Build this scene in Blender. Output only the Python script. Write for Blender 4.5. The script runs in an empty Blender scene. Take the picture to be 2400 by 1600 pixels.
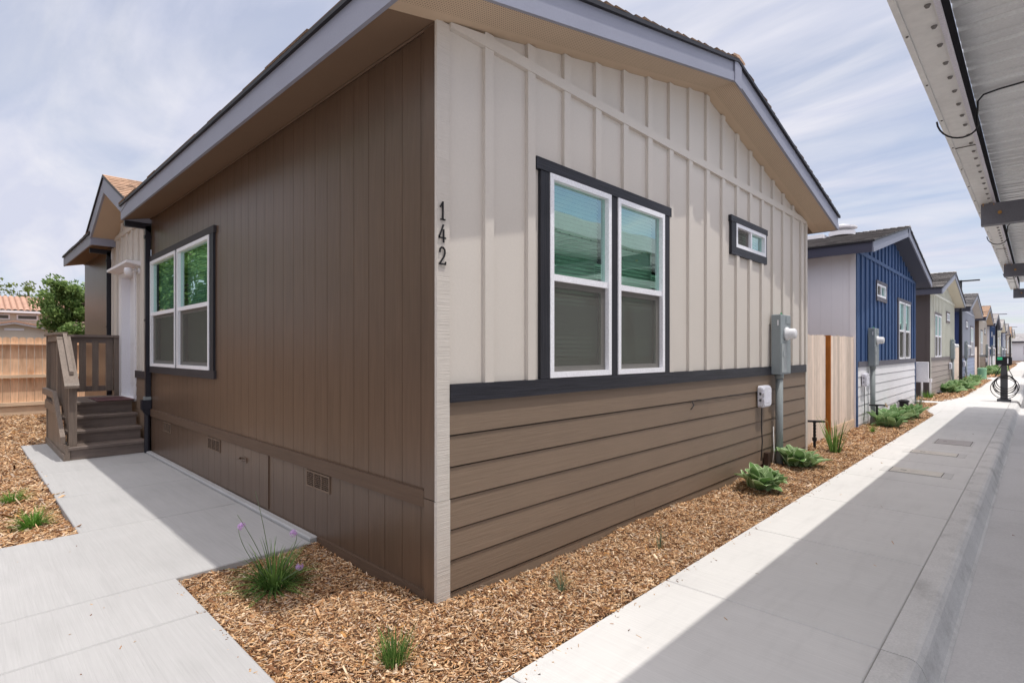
import bpy, math, random
import numpy as np
from mathutils import Vector, Matrix
random.seed(7); RNG = np.random.default_rng(7)
S = bpy.context.scene
R = math.radians

# ------------------------------------------------------------------ camera
cam = bpy.data.cameras.new("camera"); camo = bpy.data.objects.new("camera", cam)
S.collection.objects.link(camo); S.camera = camo
camo.location = (2.577, -2.003, 1.55)
camo.rotation_euler = (R(90), 0, R(44.242))
cam.sensor_width = 36; cam.lens = 18.96; cam.shift_y = 0.010
cam.clip_start = 0.05; cam.clip_end = 3000

# ------------------------------------------------------------------ world, sun, exposure
SUN = Vector((0.273, 0.100, 1.0)).normalized()
elev = math.asin(SUN.z); azim = math.atan2(SUN.x, SUN.y)
W = bpy.data.worlds.new("World"); S.world = W; W.use_nodes = True
nt = W.node_tree; nt.nodes.clear()
def N(t, typ, **kw):
    n = t.nodes.new(typ)
    for k, v in kw.items(): setattr(n, k, v)
    return n
out = N(nt, 'ShaderNodeOutputWorld'); bg = N(nt, 'ShaderNodeBackground')
sky = N(nt, 'ShaderNodeTexSky'); sky.sky_type = 'NISHITA'; sky.sun_disc = False
sky.sun_elevation = elev; sky.sun_rotation = azim; sky.air_density = 1.0; sky.dust_density = 0.4; sky.ozone_density = 2.5
bg.inputs[1].default_value = 0.10
tc = N(nt, 'ShaderNodeTexCoord'); sep = N(nt, 'ShaderNodeSeparateXYZ')
nt.links.new(tc.outputs['Generated'], sep.inputs[0])
mz = N(nt, 'ShaderNodeMath', operation='MAXIMUM'); mz.inputs[1].default_value = 0.0
nt.links.new(sep.outputs[2], mz.inputs[0])
az_ = N(nt, 'ShaderNodeMath', operation='ADD'); az_.inputs[1].default_value = 0.16
nt.links.new(mz.outputs[0], az_.inputs[0])
dx = N(nt, 'ShaderNodeMath', operation='DIVIDE'); dy = N(nt, 'ShaderNodeMath', operation='DIVIDE')
nt.links.new(sep.outputs[0], dx.inputs[0]); nt.links.new(az_.outputs[0], dx.inputs[1])
nt.links.new(sep.outputs[1], dy.inputs[0]); nt.links.new(az_.outputs[0], dy.inputs[1])
cmb = N(nt, 'ShaderNodeCombineXYZ'); nt.links.new(dx.outputs[0], cmb.inputs[0]); nt.links.new(dy.outputs[0], cmb.inputs[1])
mp = N(nt, 'ShaderNodeMapping'); mp.inputs['Rotation'].default_value = (0, 0, R(28)); mp.inputs['Scale'].default_value = (0.42, 1.25, 1)
mp.inputs['Location'].default_value = (3.1, 1.7, 0)
nt.links.new(cmb.outputs[0], mp.inputs[0])
n1 = N(nt, 'ShaderNodeTexNoise'); n1.inputs['Scale'].default_value = 1.7; n1.inputs['Detail'].default_value = 10; n1.inputs['Roughness'].default_value = 0.56; n1.inputs['Distortion'].default_value = 0.7
nt.links.new(mp.outputs[0], n1.inputs['Vector'])
cr = N(nt, 'ShaderNodeValToRGB'); cr.color_ramp.elements[0].position = 0.38; cr.color_ramp.elements[0].color = (0.42,)*3+(1,)
cr.color_ramp.elements[1].position = 0.64; cr.color_ramp.elements[1].color = (0.95,)*3+(1,)
nt.links.new(n1.outputs['Fac'], cr.inputs[0])
# thicker veil towards the west (left of the photo), thinner to the north
mapx = N(nt, 'ShaderNodeMapRange'); mapx.inputs['From Min'].default_value = -0.9; mapx.inputs['From Max'].default_value = 0.1
mapx.inputs['To Min'].default_value = 0.26; mapx.inputs['To Max'].default_value = 0.0
nt.links.new(sep.outputs[0], mapx.inputs[0])
mxm = N(nt, 'ShaderNodeMath', operation='MAXIMUM')
addm = N(nt, 'ShaderNodeMath', operation='ADD', use_clamp=True)
nt.links.new(cr.outputs[0], addm.inputs[0]); nt.links.new(mapx.outputs[0], addm.inputs[1])
mix = N(nt, 'ShaderNodeMixRGB'); nt.links.new(addm.outputs[0], mix.inputs[0])
nt.links.new(sky.outputs[0], mix.inputs[1]); mix.inputs[2].default_value = (5.1, 5.3, 6.5, 1)
# two cloud tones, then sky overhead brightened out of view to lift the shade
n2 = N(nt, 'ShaderNodeTexNoise'); n2.inputs['Scale'].default_value = 2.9; n2.inputs['Detail'].default_value = 8; n2.inputs['Roughness'].default_value = 0.55; n2.inputs['Distortion'].default_value = 0.9
nt.links.new(mp.outputs[0], n2.inputs['Vector'])
r2 = N(nt, 'ShaderNodeMapRange'); r2.inputs['From Min'].default_value = 0.38; r2.inputs['From Max'].default_value = 0.66
nt.links.new(n2.outputs['Fac'], r2.inputs[0])
mcl = N(nt, 'ShaderNodeMixRGB'); mcl.inputs[1].default_value = (5.2, 5.4, 6.45, 1); mcl.inputs[2].default_value = (6.4, 6.4, 6.95, 1)
nt.links.new(r2.outputs[0], mcl.inputs[0]); nt.links.new(mcl.outputs[0], mix.inputs[2])
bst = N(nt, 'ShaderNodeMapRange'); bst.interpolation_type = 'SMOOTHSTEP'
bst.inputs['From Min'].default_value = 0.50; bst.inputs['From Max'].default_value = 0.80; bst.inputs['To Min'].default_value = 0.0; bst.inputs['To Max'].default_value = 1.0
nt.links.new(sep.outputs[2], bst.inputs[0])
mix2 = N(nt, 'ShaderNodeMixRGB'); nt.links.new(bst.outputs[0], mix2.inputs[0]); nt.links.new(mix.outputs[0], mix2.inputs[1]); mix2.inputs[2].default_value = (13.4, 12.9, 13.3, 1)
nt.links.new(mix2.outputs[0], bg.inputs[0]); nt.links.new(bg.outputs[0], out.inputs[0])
sl = bpy.data.lights.new("sun", 'SUN'); sl.energy = 2.15; sl.angle = R(0.6); sl.color = (1.0, 0.965, 0.90)
so = bpy.data.objects.new("sun", sl); S.collection.objects.link(so); so.rotation_euler = (-SUN).to_track_quat('-Z', 'Y').to_euler()
so.location = (10, 0, 30)
S.view_settings.view_transform = 'Standard'; S.view_settings.look = 'None'; S.view_settings.exposure = 0.40; S.view_settings.gamma = 1.0
S.cycles.max_bounces = 8; S.cycles.transparent_max_bounces = 16

# ------------------------------------------------------------------ materials
MATS = {}
def lerpc(c, k): return tuple(max(0, min(1, x*k)) for x in c[:3]) + (1,)
def mat(name, col, rough=0.7, var=0.06, vscale=2.0, grain=None, gscale=60, bump=0.0, bscale=80, metal=0.0, spec=0.35, stain=None, tint=True, gvar=0.1):
    """painted / weathered surface: broad tonal drift, fine grain along one axis, bump"""
    if name in MATS: return MATS[name]
    m = bpy.data.materials.new(name); m.use_nodes = True; t = m.node_tree; t.nodes.clear(); MATS[name] = m
    o = N(t, 'ShaderNodeOutputMaterial'); b = N(t, 'ShaderNodeBsdfPrincipled'); t.links.new(b.outputs[0], o.inputs[0])
    b.inputs['Roughness'].default_value = rough; b.inputs['Metallic'].default_value = metal
    b.inputs['Specular IOR Level'].default_value = spec
    c = N(t, 'ShaderNodeTexCoord')
    nb = N(t, 'ShaderNodeTexNoise'); nb.inputs['Scale'].default_value = vscale; nb.inputs['Detail'].default_value = 5; nb.inputs['Roughness'].default_value = 0.6
    t.links.new(c.outputs['Object'], nb.inputs['Vector'])
    mr = N(t, 'ShaderNodeMapRange'); mr.inputs['From Min'].default_value = 0.25; mr.inputs['From Max'].default_value = 0.75
    mr.inputs['To Min'].default_value = 1-var; mr.inputs['To Max'].default_value = 1+var
    t.links.new(nb.outputs['Fac'], mr.inputs[0])
    fac = mr.outputs[0]
    gm = N(t, 'ShaderNodeMapping')
    sc = {'x': (2.2, gscale, gscale), 'y': (gscale, 2.2, gscale), 'z': (gscale, gscale, 2.2), None: (bscale,)*3}[grain]
    gm.inputs['Scale'].default_value = sc; t.links.new(c.outputs['Object'], gm.inputs[0])
    gn = N(t, 'ShaderNodeTexNoise'); gn.inputs['Scale'].default_value = 1.0; gn.inputs['Detail'].default_value = 4; gn.inputs['Roughness'].default_value = 0.55
    gn.inputs['Distortion'].default_value = 0.9 if grain else 0.0
    t.links.new(gm.outputs[0], gn.inputs['Vector'])
    mg = N(t, 'ShaderNodeMapRange'); mg.inputs['From Min'].default_value = 0.3; mg.inputs['From Max'].default_value = 0.7
    mg.inputs['To Min'].default_value = 1-gvar; mg.inputs['To Max'].default_value = 1+gvar
    t.links.new(gn.outputs['Fac'], mg.inputs[0])
    mu = N(t, 'ShaderNodeMath', operation='MULTIPLY'); t.links.new(fac, mu.inputs[0]); t.links.new(mg.outputs[0], mu.inputs[1]); fac = mu.outputs[0]
    if tint:
        at = N(t, 'ShaderNodeAttribute'); at.attribute_name = 'tint'
        m2 = N(t, 'ShaderNodeMath', operation='MULTIPLY'); t.links.new(fac, m2.inputs[0]); t.links.new(at.outputs['Fac'], m2.inputs[1]); fac = m2.outputs[0]
    base = N(t, 'ShaderNodeRGB'); base.outputs[0].default_value = tuple(col[:3])+(1,)
    colout = base.outputs[0]
    if stain:
        sn = N(t, 'ShaderNodeTexNoise'); sn.inputs['Scale'].default_value = stain[1]; sn.inputs['Detail'].default_value = 6; sn.inputs['Roughness'].default_value = 0.65
        smp = N(t, 'ShaderNodeMapping'); smp.inputs['Scale'].default_value = stain[3] if len(stain) > 3 else (1, 1, 1); smp.inputs['Location'].default_value = (5.3, 2.2, 0)
        t.links.new(c.outputs['Object'], smp.inputs[0]); t.links.new(smp.outputs[0], sn.inputs['Vector'])
        sr = N(t, 'ShaderNodeMapRange'); sr.inputs['From Min'].default_value = 0.5; sr.inputs['From Max'].default_value = 0.75
        sr.inputs['To Min'].default_value = 0; sr.inputs['To Max'].default_value = stain[2]; t.links.new(sn.outputs['Fac'], sr.inputs[0])
        mx = N(t, 'ShaderNodeMixRGB'); t.links.new(sr.outputs[0], mx.inputs[0]); t.links.new(colout, mx.inputs[1]); mx.inputs[2].default_value = tuple(stain[0])+(1,)
        colout = mx.outputs[0]
    vm = N(t, 'ShaderNodeVectorMath', operation='SCALE'); t.links.new(colout, vm.inputs[0]); t.links.new(fac, vm.inputs['Scale'])
    t.links.new(vm.outputs[0], b.inputs['Base Color'])
    if bump > 0:
        bp = N(t, 'ShaderNodeBump'); bp.inputs['Strength'].default_value = bump; bp.inputs['Distance'].default_value = 0.004
        t.links.new(gn.outputs['Fac'], bp.inputs['Height']); t.links.new(bp.outputs[0], b.inputs['Normal'])
    return m
def shingle(name, col, vary=0.35):
    if name in MATS: return MATS[name]
    m = mat(name, col, rough=0.95, var=0.12, vscale=3, bump=0.6, bscale=150, gvar=0.25, spec=0.1)
    t = m.node_tree; b = [n for n in t.nodes if n.type == 'BSDF_PRINCIPLED'][0]
    c = N(t, 'ShaderNodeTexCoord'); mpp = N(t, 'ShaderNodeMapping'); mpp.inputs['Scale'].default_value = (3.2, 7.0, 0.01)
    t.links.new(c.outputs['Object'], mpp.inputs[0])
    v = N(t, 'ShaderNodeTexVoronoi'); v.inputs['Scale'].default_value = 1.0; v.distance = 'CHEBYCHEV'; t.links.new(mpp.outputs[0], v.inputs['Vector'])
    rgb = N(t, 'ShaderNodeRGBToBW'); t.links.new(v.outputs['Color'], rgb.inputs[0])
    mr = N(t, 'ShaderNodeMapRange'); mr.inputs['To Min'].default_value = 1-vary; mr.inputs['To Max'].default_value = 1+vary; t.links.new(rgb.outputs[0], mr.inputs[0])
    old = b.inputs['Base Color'].links[0].from_socket
    vm = N(t, 'ShaderNodeVectorMath', operation='SCALE'); t.links.new(old, vm.inputs[0]); t.links.new(mr.outputs[0], vm.inputs['Scale'])
    t.links.new(vm.outputs[0], b.inputs['Base Color'])
    return m
def glass(name, gcol, tcol, fac, rough=0.0):
    m = bpy.data.materials.new(name); m.use_nodes = True; t = m.node_tree; t.nodes.clear()
    o = N(t, 'ShaderNodeOutputMaterial'); g = N(t, 'ShaderNodeBsdfGlossy'); tr = N(t, 'ShaderNodeBsdfTransparent'); mx = N(t, 'ShaderNodeMixShader')
    g.inputs['Color'].default_value = gcol+(1,); g.inputs['Roughness'].default_value = rough; tr.inputs['Color'].default_value = tcol+(1,)
    lw = N(t, 'ShaderNodeLayerWeight'); lw.inputs[0].default_value = 0.5
    mr = N(t, 'ShaderNodeMapRange'); mr.inputs['To Min'].default_value = fac*0.75; mr.inputs['To Max'].default_value = min(1, fac*1.6)
    t.links.new(lw.outputs['Facing'], mr.inputs[0]); t.links.new(mr.outputs[0], mx.inputs[0])
    c = N(t, 'ShaderNodeTexCoord'); nn = N(t, 'ShaderNodeTexNoise'); nn.inputs['Scale'].default_value = 1.6; nn.inputs['Detail'].default_value = 1
    bp = N(t, 'ShaderNodeBump'); bp.inputs['Strength'].default_value = 0.06; bp.inputs['Distance'].default_value = 0.05
    t.links.new(c.outputs['Object'], nn.inputs['Vector']); t.links.new(nn.outputs['Fac'], bp.inputs['Height']); t.links.new(bp.outputs[0], g.inputs['Normal'])
    t.links.new(tr.outputs[0], mx.inputs[1]); t.links.new(g.outputs[0], mx.inputs[2]); t.links.new(mx.outputs[0], o.inputs[0])
    return m
def screen(name, col, op):
    m = bpy.data.materials.new(name); m.use_nodes = True; t = m.node_tree; t.nodes.clear()
    o = N(t, 'ShaderNodeOutputMaterial'); d = N(t, 'ShaderNodeBsdfDiffuse'); tr = N(t, 'ShaderNodeBsdfTransparent'); mx = N(t, 'ShaderNodeMixShader')
    d.inputs['Color'].default_value = col+(1,); mx.inputs[0].default_value = op
    t.links.new(tr.outputs[0], mx.inputs[1]); t.links.new(d.outputs[0], mx.inputs[2]); t.links.new(mx.outputs[0], o.inputs[0]); return m
def leafmat(name, col, col2, rough=0.6, trans=0.35):
    m = bpy.data.materials.new(name); m.use_nodes = True; t = m.node_tree; t.nodes.clear()
    o = N(t, 'ShaderNodeOutputMaterial'); b = N(t, 'ShaderNodeBsdfPrincipled'); tl = N(t, 'ShaderNodeBsdfTranslucent'); mx = N(t, 'ShaderNodeMixShader'); mx.inputs[0].default_value = trans
    at = N(t, 'ShaderNodeAttribute'); at.attribute_name = 'tint'
    mc = N(t, 'ShaderNodeMixRGB'); mc.inputs[1].default_value = col+(1,); mc.inputs[2].default_value = col2+(1,); t.links.new(at.outputs['Fac'], mc.inputs[0])
    b.inputs['Roughness'].default_value = rough; b.inputs['Specular IOR Level'].default_value = 0.3
    t.links.new(mc.outputs[0], b.inputs['Base Color']); t.links.new(mc.outputs[0], tl.inputs['Color'])
    t.links.new(b.outputs[0], mx.inputs[1]); t.links.new(tl.outputs[0], mx.inputs[2]); t.links.new(mx.outputs[0], o.inputs[0]); return m

# ------------------------------------------------------------------ mesh builder
class MB:
    def __init__(s): s.v = []; s.f = []; s.t = []
    def poly(s, pts, tint=1.0):
        i = len(s.v); s.v += [tuple(p) for p in pts]; s.f.append(tuple(range(i, i+len(pts)))); s.t.append(tint); return s
    def mesh(s, vs, fs, tint=1.0):
        i = len(s.v); s.v += [tuple(p) for p in vs]; s.f += [tuple(a+i for a in f) for f in fs]; s.t += [tint]*len(fs); return s
    def box(s, x0, x1, y0, y1, z0, z1, tint=1.0, bev=0.0):
        if bev:
            b = bev; vs = []
            for z, q in ((z0, 0), (z1-b, 0), (z1, b)):
                vs += [(x0+q, y0+q, z), (x1-q, y0+q, z), (x1-q, y1-q, z), (x0+q, y1-q, z)]
            fs = [(3, 2, 1, 0), (8, 9, 10, 11)]
            for l in (0, 4):
                for k in range(4): fs.append((l+k, l+(k+1) % 4, l+4+(k+1) % 4, l+4+k))
            return s.mesh(vs, fs, tint)
        vs = [(x0, y0, z0), (x1, y0, z0), (x1, y1, z0), (x0, y1, z0), (x0, y0, z1), (x1, y0, z1), (x1, y1, z1), (x0, y1, z1)]
        return s.mesh(vs, [(3, 2, 1, 0), (4, 5, 6, 7), (0, 1, 5, 4), (1, 2, 6, 5), (2, 3, 7, 6), (3, 0, 4, 7)], tint)
    def prism(s, pts, axis, a, b, tint=1.0):
        """closed 2D outline extruded along axis from a to b; pts are (u,v) in the two other axes, in xyz order"""
        def P(u, v, w): return {'x': (w, u, v), 'y': (u, w, v), 'z': (u, v, w)}[axis]
        n = len(pts); vs = [P(u, v, a) for u, v in pts] + [P(u, v, b) for u, v in pts]
        fs = [tuple(range(n-1, -1, -1)), tuple(range(n, 2*n))] + [(k, (k+1) % n, n+(k+1) % n, n+k) for k in range(n)]
        return s.mesh(vs, fs, tint)
    def tube(s, pts, r, n=8, tint=1.0, cap=True):
        pts = [Vector(p) for p in pts]; rs = r if isinstance(r, (list, tuple)) else [r]*len(pts); vs = []; fs = []
        up = Vector((0, 0, 1)); prev = None
        for i, p in enumerate(pts):
            d = (pts[min(i+1, len(pts)-1)]-pts[max(i-1, 0)]).normalized()
            if prev is None:
                a = d.cross(up if abs(d.z) < .9 else Vector((1, 0, 0))).normalized()
            else: a = (prev-d*prev.dot(d)).normalized()
            prev = a; b = d.cross(a)
            for k in range(n):
                w = 2*math.pi*k/n; vs.append(p+a*math.cos(w)*rs[i]+b*math.sin(w)*rs[i])
        for i in range(len(pts)-1):
            for k in range(n): fs.append((i*n+k, i*n+(k+1) % n, (i+1)*n+(k+1) % n, (i+1)*n+k))
        if cap: fs += [tuple(range(n-1, -1, -1)), tuple(range((len(pts)-1)*n, len(pts)*n))]
        return s.mesh(vs, fs, tint)
    def lathe(s, c, prof, n=16, axis='z', tint=1.0):
        vs = []; fs = []
        for (r, h) in prof:
            for k in range(n):
                w = 2*math.pi*k/n; a, b = r*math.cos(w), r*math.sin(w)
                p = {'z': (a, b, h), 'x': (h, a, b), 'y': (a, h, b)}[axis]; vs.append((c[0]+p[0], c[1]+p[1], c[2]+p[2]))
        for i in range(len(prof)-1):
            for k in range(n): fs.append((i*n+k, i*n+(k+1) % n, (i+1)*n+(k+1) % n, (i+1)*n+k))
        fs += [tuple(range(n-1, -1, -1)), tuple(range((len(prof)-1)*n, len(prof)*n))]
        return s.mesh(vs, fs, tint)
    def build(s, name, m, parent=None, kind=None, smooth=False, label=None):
        me = bpy.data.meshes.new(name); me.from_pydata(s.v, [], s.f); me.update()
        a = me.attributes.new('tint', 'FLOAT', 'FACE'); a.data.foreach_set('value', s.t)
        if smooth: me.polygons.foreach_set('use_smooth', [True]*len(me.polygons))
        me.materials.append(m)
        o = bpy.data.objects.new(name, me); S.collection.objects.link(o)
        if parent: o.parent = parent
        if kind: o['kind'] = kind
        if label: o['label'] = label
        return o
def tag(o, label, cat, group=None):
    o['label'] = label; o['category'] = cat
    if group: o['group'] = group
    return o
def thing(name, label, cat, loc=(0, 0, 0), group=None, rz=0.0):
    o = bpy.data.objects.new(name, None); S.collection.objects.link(o); o.location = loc; o.rotation_euler = (0, 0, rz); o.empty_display_size = .2
    return tag(o, label, cat, group)
def copy_tree(o, parent=None):
    c = o.copy(); S.collection.objects.link(c); c.parent = parent
    for ch in list(o.children): copy_tree(ch, c)
    return c

# ------------------------------------------------------------------ palette (real-world base colours)
M_conc = mat('concrete_path', (.43, .423, .42), .85, .055, 1.3, grain='x', gscale=120, bump=.35, stain=((.27, .265, .26), 2.6, .20, (.5, 4.0, 1)), gvar=.05)
M_walk = mat('concrete_sidewalk', (.62, .605, .588), .85, .055, 1.3, grain='x', gscale=130, bump=.35, stain=((.36, .35, .34), 2.6, .20, (3.4, .5, 1)), gvar=.05)
M_curb = mat('concrete_curb', (.60, .585, .57), .9, .08, 3, bump=.4, bscale=90, stain=((.22, .21, .20), 5, .55, (1, .5, 1)), gvar=.09)
M_road = mat('concrete_road', (.58, .565, .56), .9, .05, .8, bump=.3, bscale=70, stain=((.30, .29, .28), .9, .3), gvar=.06)
M_joint = mat('joint_dirt', (.10, .09, .08), 1, .1)
M_soil = mat('soil', (.12, .075, .045), 1, .25, 12, bump=1, bscale=40)
M_trim = mat('charcoal_trim', (.021, .021, .028), .45, .08, 3, grain='y', gscale=75, bump=1.0, gvar=.45, spec=.3)
M_trimv = mat('charcoal_trim_upright', (.021, .021, .027), .45, .08, 3, grain='z', gscale=85, bump=1.0, gvar=.40, spec=.3)
M_trimx = mat('charcoal_trim_side', (.040, .035, .039), .6, .08, 3, grain='x', gscale=45, bump=.7, gvar=.18)
M_vinyl = mat('white_vinyl', (.82, .82, .86), .4, .02, 3)
M_white = mat('white_paint', (.78, .77, .80), .5, .03, 3)
M_sash = mat('almond_sash', (.75, .72, .69), .5, .03)
M_glass = glass('tinted_glass', (.68, .90, .86), (.52, .80, .66), .46)
M_glass2 = glass('screened_glass', (.35, .5, .45), (.5, .6, .52), .18)
M_screen = screen('insect_screen', (.13, .125, .115), .66)
M_blind = mat('blind_slats', (.80, .82, .78), .6, .03)
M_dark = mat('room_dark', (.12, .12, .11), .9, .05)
M_black = mat('black_metal', (.012, .011, .014), .45, .1)
M_gutter = mat('dark_downspout', (.020, .019, .026), .4, .1)
M_drip = mat('drip_edge', (.015, .014, .018), .5, .1)
M_metergrey = mat('meter_grey', (.25, .285, .30), .5, .05, 4, spec=.4)
M_pvc = mat('conduit_grey', (.25, .275, .28), .5, .05, 4)
M_galv = mat('galvanised_steel', (.74, .73, .71), .45, .10, 1.2, metal=.2, gvar=.06, bump=.15, bscale=15)
M_deck = mat('steel_deck', (.74, .74, .73), .36, .12, .6, metal=.3, gvar=.06)
M_beam = mat('painted_steel_beam', (.15, .15, .175), .5, .05, 2)
M_chw = mat('porch_wood', (.19, .148, .12), .5, .12, 4, grain='z', gscale=50, bump=.5, gvar=.2)
M_chwx = mat('porch_wood_long', (.19, .148, .12), .5, .12, 4, grain='x', gscale=50, bump=.5, gvar=.2)
M_chwy = mat('porch_tread', (.18, .14, .12), .5, .12, 4, grain='y', gscale=50, bump=.5, gvar=.2)
M_cedar = mat('cedar_pickets', (.74, .49, .32), .8, .10, 4, grain='z', gscale=28, bump=.4, gvar=.16, stain=((.36, .14, .045), 5.0, .6, (1, 1, .25)))
M_cedarh = mat('cedar_rail', (.72, .54, .38), .8, .10, 4, grain='y', gscale=35, bump=.4, gvar=.14)
M_cedarl = mat('pale_cedar', (.74, .61, .51), .8, .08, 4, grain='z', gscale=40, bump=.4, gvar=.14)
M_orange = mat('orange_glow_post', (.42, .14, .022), .6, .2, 5, grain='z', gscale=40, bump=.4, gvar=.25)  # orange glow of light through the wood put into the post colour
M_brass = mat('brass', (.45, .25, .08), .4, .1, metal=.6)
M_tan = mat('tan_soffit', (.47, .37, .28), .7, .03, 2, gvar=.02)

# ------------------------------------------------------------------ ground
g = MB(); g.poly([(-200, -120, -.14), (120, -120, -.14), (120, 320, -.14), (-200, 320, -.14)]); g.build('ground', M_soil, kind='structure')
r_ = MB()
yy = [-20 + 4.45*k for k in range(40)]
yy = [1.31+4.45*(k-6) for k in range(40)]
xx = [2.228, 7.0, 12.0, 17.0, 30.0]
for a in range(len(yy)-1):
    for b in range(len(xx)-1):
        r_.box(xx[b]+.004, xx[b+1]-.004, yy[a]+.004, yy[a+1]-.004, -.5, -.12, 1+random.uniform(-.03, .03), bev=.006)
r_.build('road', M_road, kind='structure')
c_ = MB()
yj = [-13.1, -7.8, -3.1, 1.29, 5.75, 10.2, 14.6, 19.0, 23.5, 28, 32.5, 37, 41.5, 46, 50.5, 55, 60, 66, 72, 80, 90, 105, 130, 170]
prof = [(2.0025, -.4), (2.0025, .026), (2.006, .03), (2.125, .03), (2.15, .022), (2.172, .0), (2.205, -.075), (2.222, -.105), (2.240, -.117), (2.243, -.4)]
for a, b in zip(yj, yj[1:]): c_.prism(prof, 'y', a+.004, b-.004, 1+random.uniform(-.04, .04))
c_.build('curb', M_curb, kind='structure')
w_ = MB()
ys = [1.29+1.485*k for k in range(-6, 12)]
ys = [y for y in ys if y < 15.9]
ys[-1] = 15.7
for a, b in zip(ys, ys[1:]): w_.box(.80, 1.9995, a+.004, b-.004, -.3, .03, 1+random.uniform(-.025, .025), bev=.006)
# wide slab and the crossing path between the houses, then on up the street
w_.box(.48, 1.996, 15.704, 18.296, -.3, .03, 1.0, bev=.006)
w_.box(-9, 1.996, 18.304, 18.99, -.3, .03, 1.01, bev=.006)
y = 18.998
for k in range(62):
    x0 = .47 if y < 20.5 else (.62 if y < 21.8 else .8)
    yc = (y % 20.8)
    if 15.7 < (y-18.9) % 20.8 and y > 22: x0 = .48
    w_.box(x0, 1.9995, y, y+1.47, -.3, .03, 1+random.uniform(-.025, .025), bev=.006); y += 1.478
for k in range(1, 5): w_.box(-9, .47, 18.6+20.8*k-.3, 18.6+20.8*k+.4, -.3, .03, 1, bev=.006)
w_.prism([(.80, 14.32), (.798, 15.7), (.485, 15.7)], 'z', -.3, .0295)
w_.build('sidewalk', M_walk, kind='structure')
p_ = MB()
for (x0, x1, y0, y1) in ((-8.95, -6.09, -1.31, -.075), (-6.082, -4.565, -1.31, -.075), (-4.557, -3.075, -1.31, -.075), (-3.067, -1.50, -7, -.075),
                         (-1.49, -.86, -7, -1.0), (-.85, .60, -7, -1.0), (.61, .79, -7, -1.0)):
    p_.box(x0, x1, y0, y1, -.25, .06, 1+random.uniform(-.02, .02), bev=.007)
p_.box(-6.85, -1.53, -.068, -.001, -.2, .084, .97, bev=.01)
p_.build('path', M_conc, kind='structure')
# joints show dirt beneath
j_ = MB(); j_.box(-8.9, -1.52, -1.28, -.08, -.2, .035); j_.box(-3.0, .79, -6.9, -1.03, -.2, .034); j_.box(.84, 2.003, -8, 130, -.2, .008); j_.box(2.2, 29, -20, 150, -.3, -.1305)
j_.build('joint_ground', M_joint, kind='structure')

# ------------------------------------------------------------------ mulch
def inpoly(px, py, poly):
    n = len(poly); c = np.zeros(len(px), bool); j = n-1
    for i in range(n):
        xi, yi = poly[i]; xj, yj_ = poly[j]
        cond = ((yi > py) != (yj_ > py)) & (px < (xj-xi)*(py-yi)/(yj_-yi+1e-12)+xi); c ^= cond; j = i
    return c
def mulch_z(x, y):
    return .002 + .018*np.sin(x*3.1+1.3)*np.cos(y*2.3+.5) + .008*np.sin(x*11+y*7) + .006*np.cos(y*17-x*5)
M_chip = bpy.data.materials.new('wood_chips'); M_chip.use_nodes = True
t = M_chip.node_tree; b_ = t.nodes['Principled BSDF']; b_.inputs['Roughness'].default_value = .85; b_.inputs['Specular IOR Level'].default_value = .15
at = N(t, 'ShaderNodeAttribute'); at.attribute_name = 'Col'; tc_ = N(t, 'ShaderNodeTexCoord'); ns = N(t, 'ShaderNodeTexNoise'); ns.inputs['Scale'].default_value = 260; ns.inputs['Detail'].default_value = 3
t.links.new(tc_.outputs['Object'], ns.inputs['Vector']); mr = N(t, 'ShaderNodeMapRange'); mr.inputs['To Min'].default_value = .7; mr.inputs['To Max'].default_value = 1.3; t.links.new(ns.outputs['Fac'], mr.inputs[0])
vm = N(t, 'ShaderNodeVectorMath', operation='SCALE'); t.links.new(at.outputs['Color'], vm.inputs[0]); t.links.new(mr.outputs[0], vm.inputs['Scale']); t.links.new(vm.outputs[0], b_.inputs['Base Color'])
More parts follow.
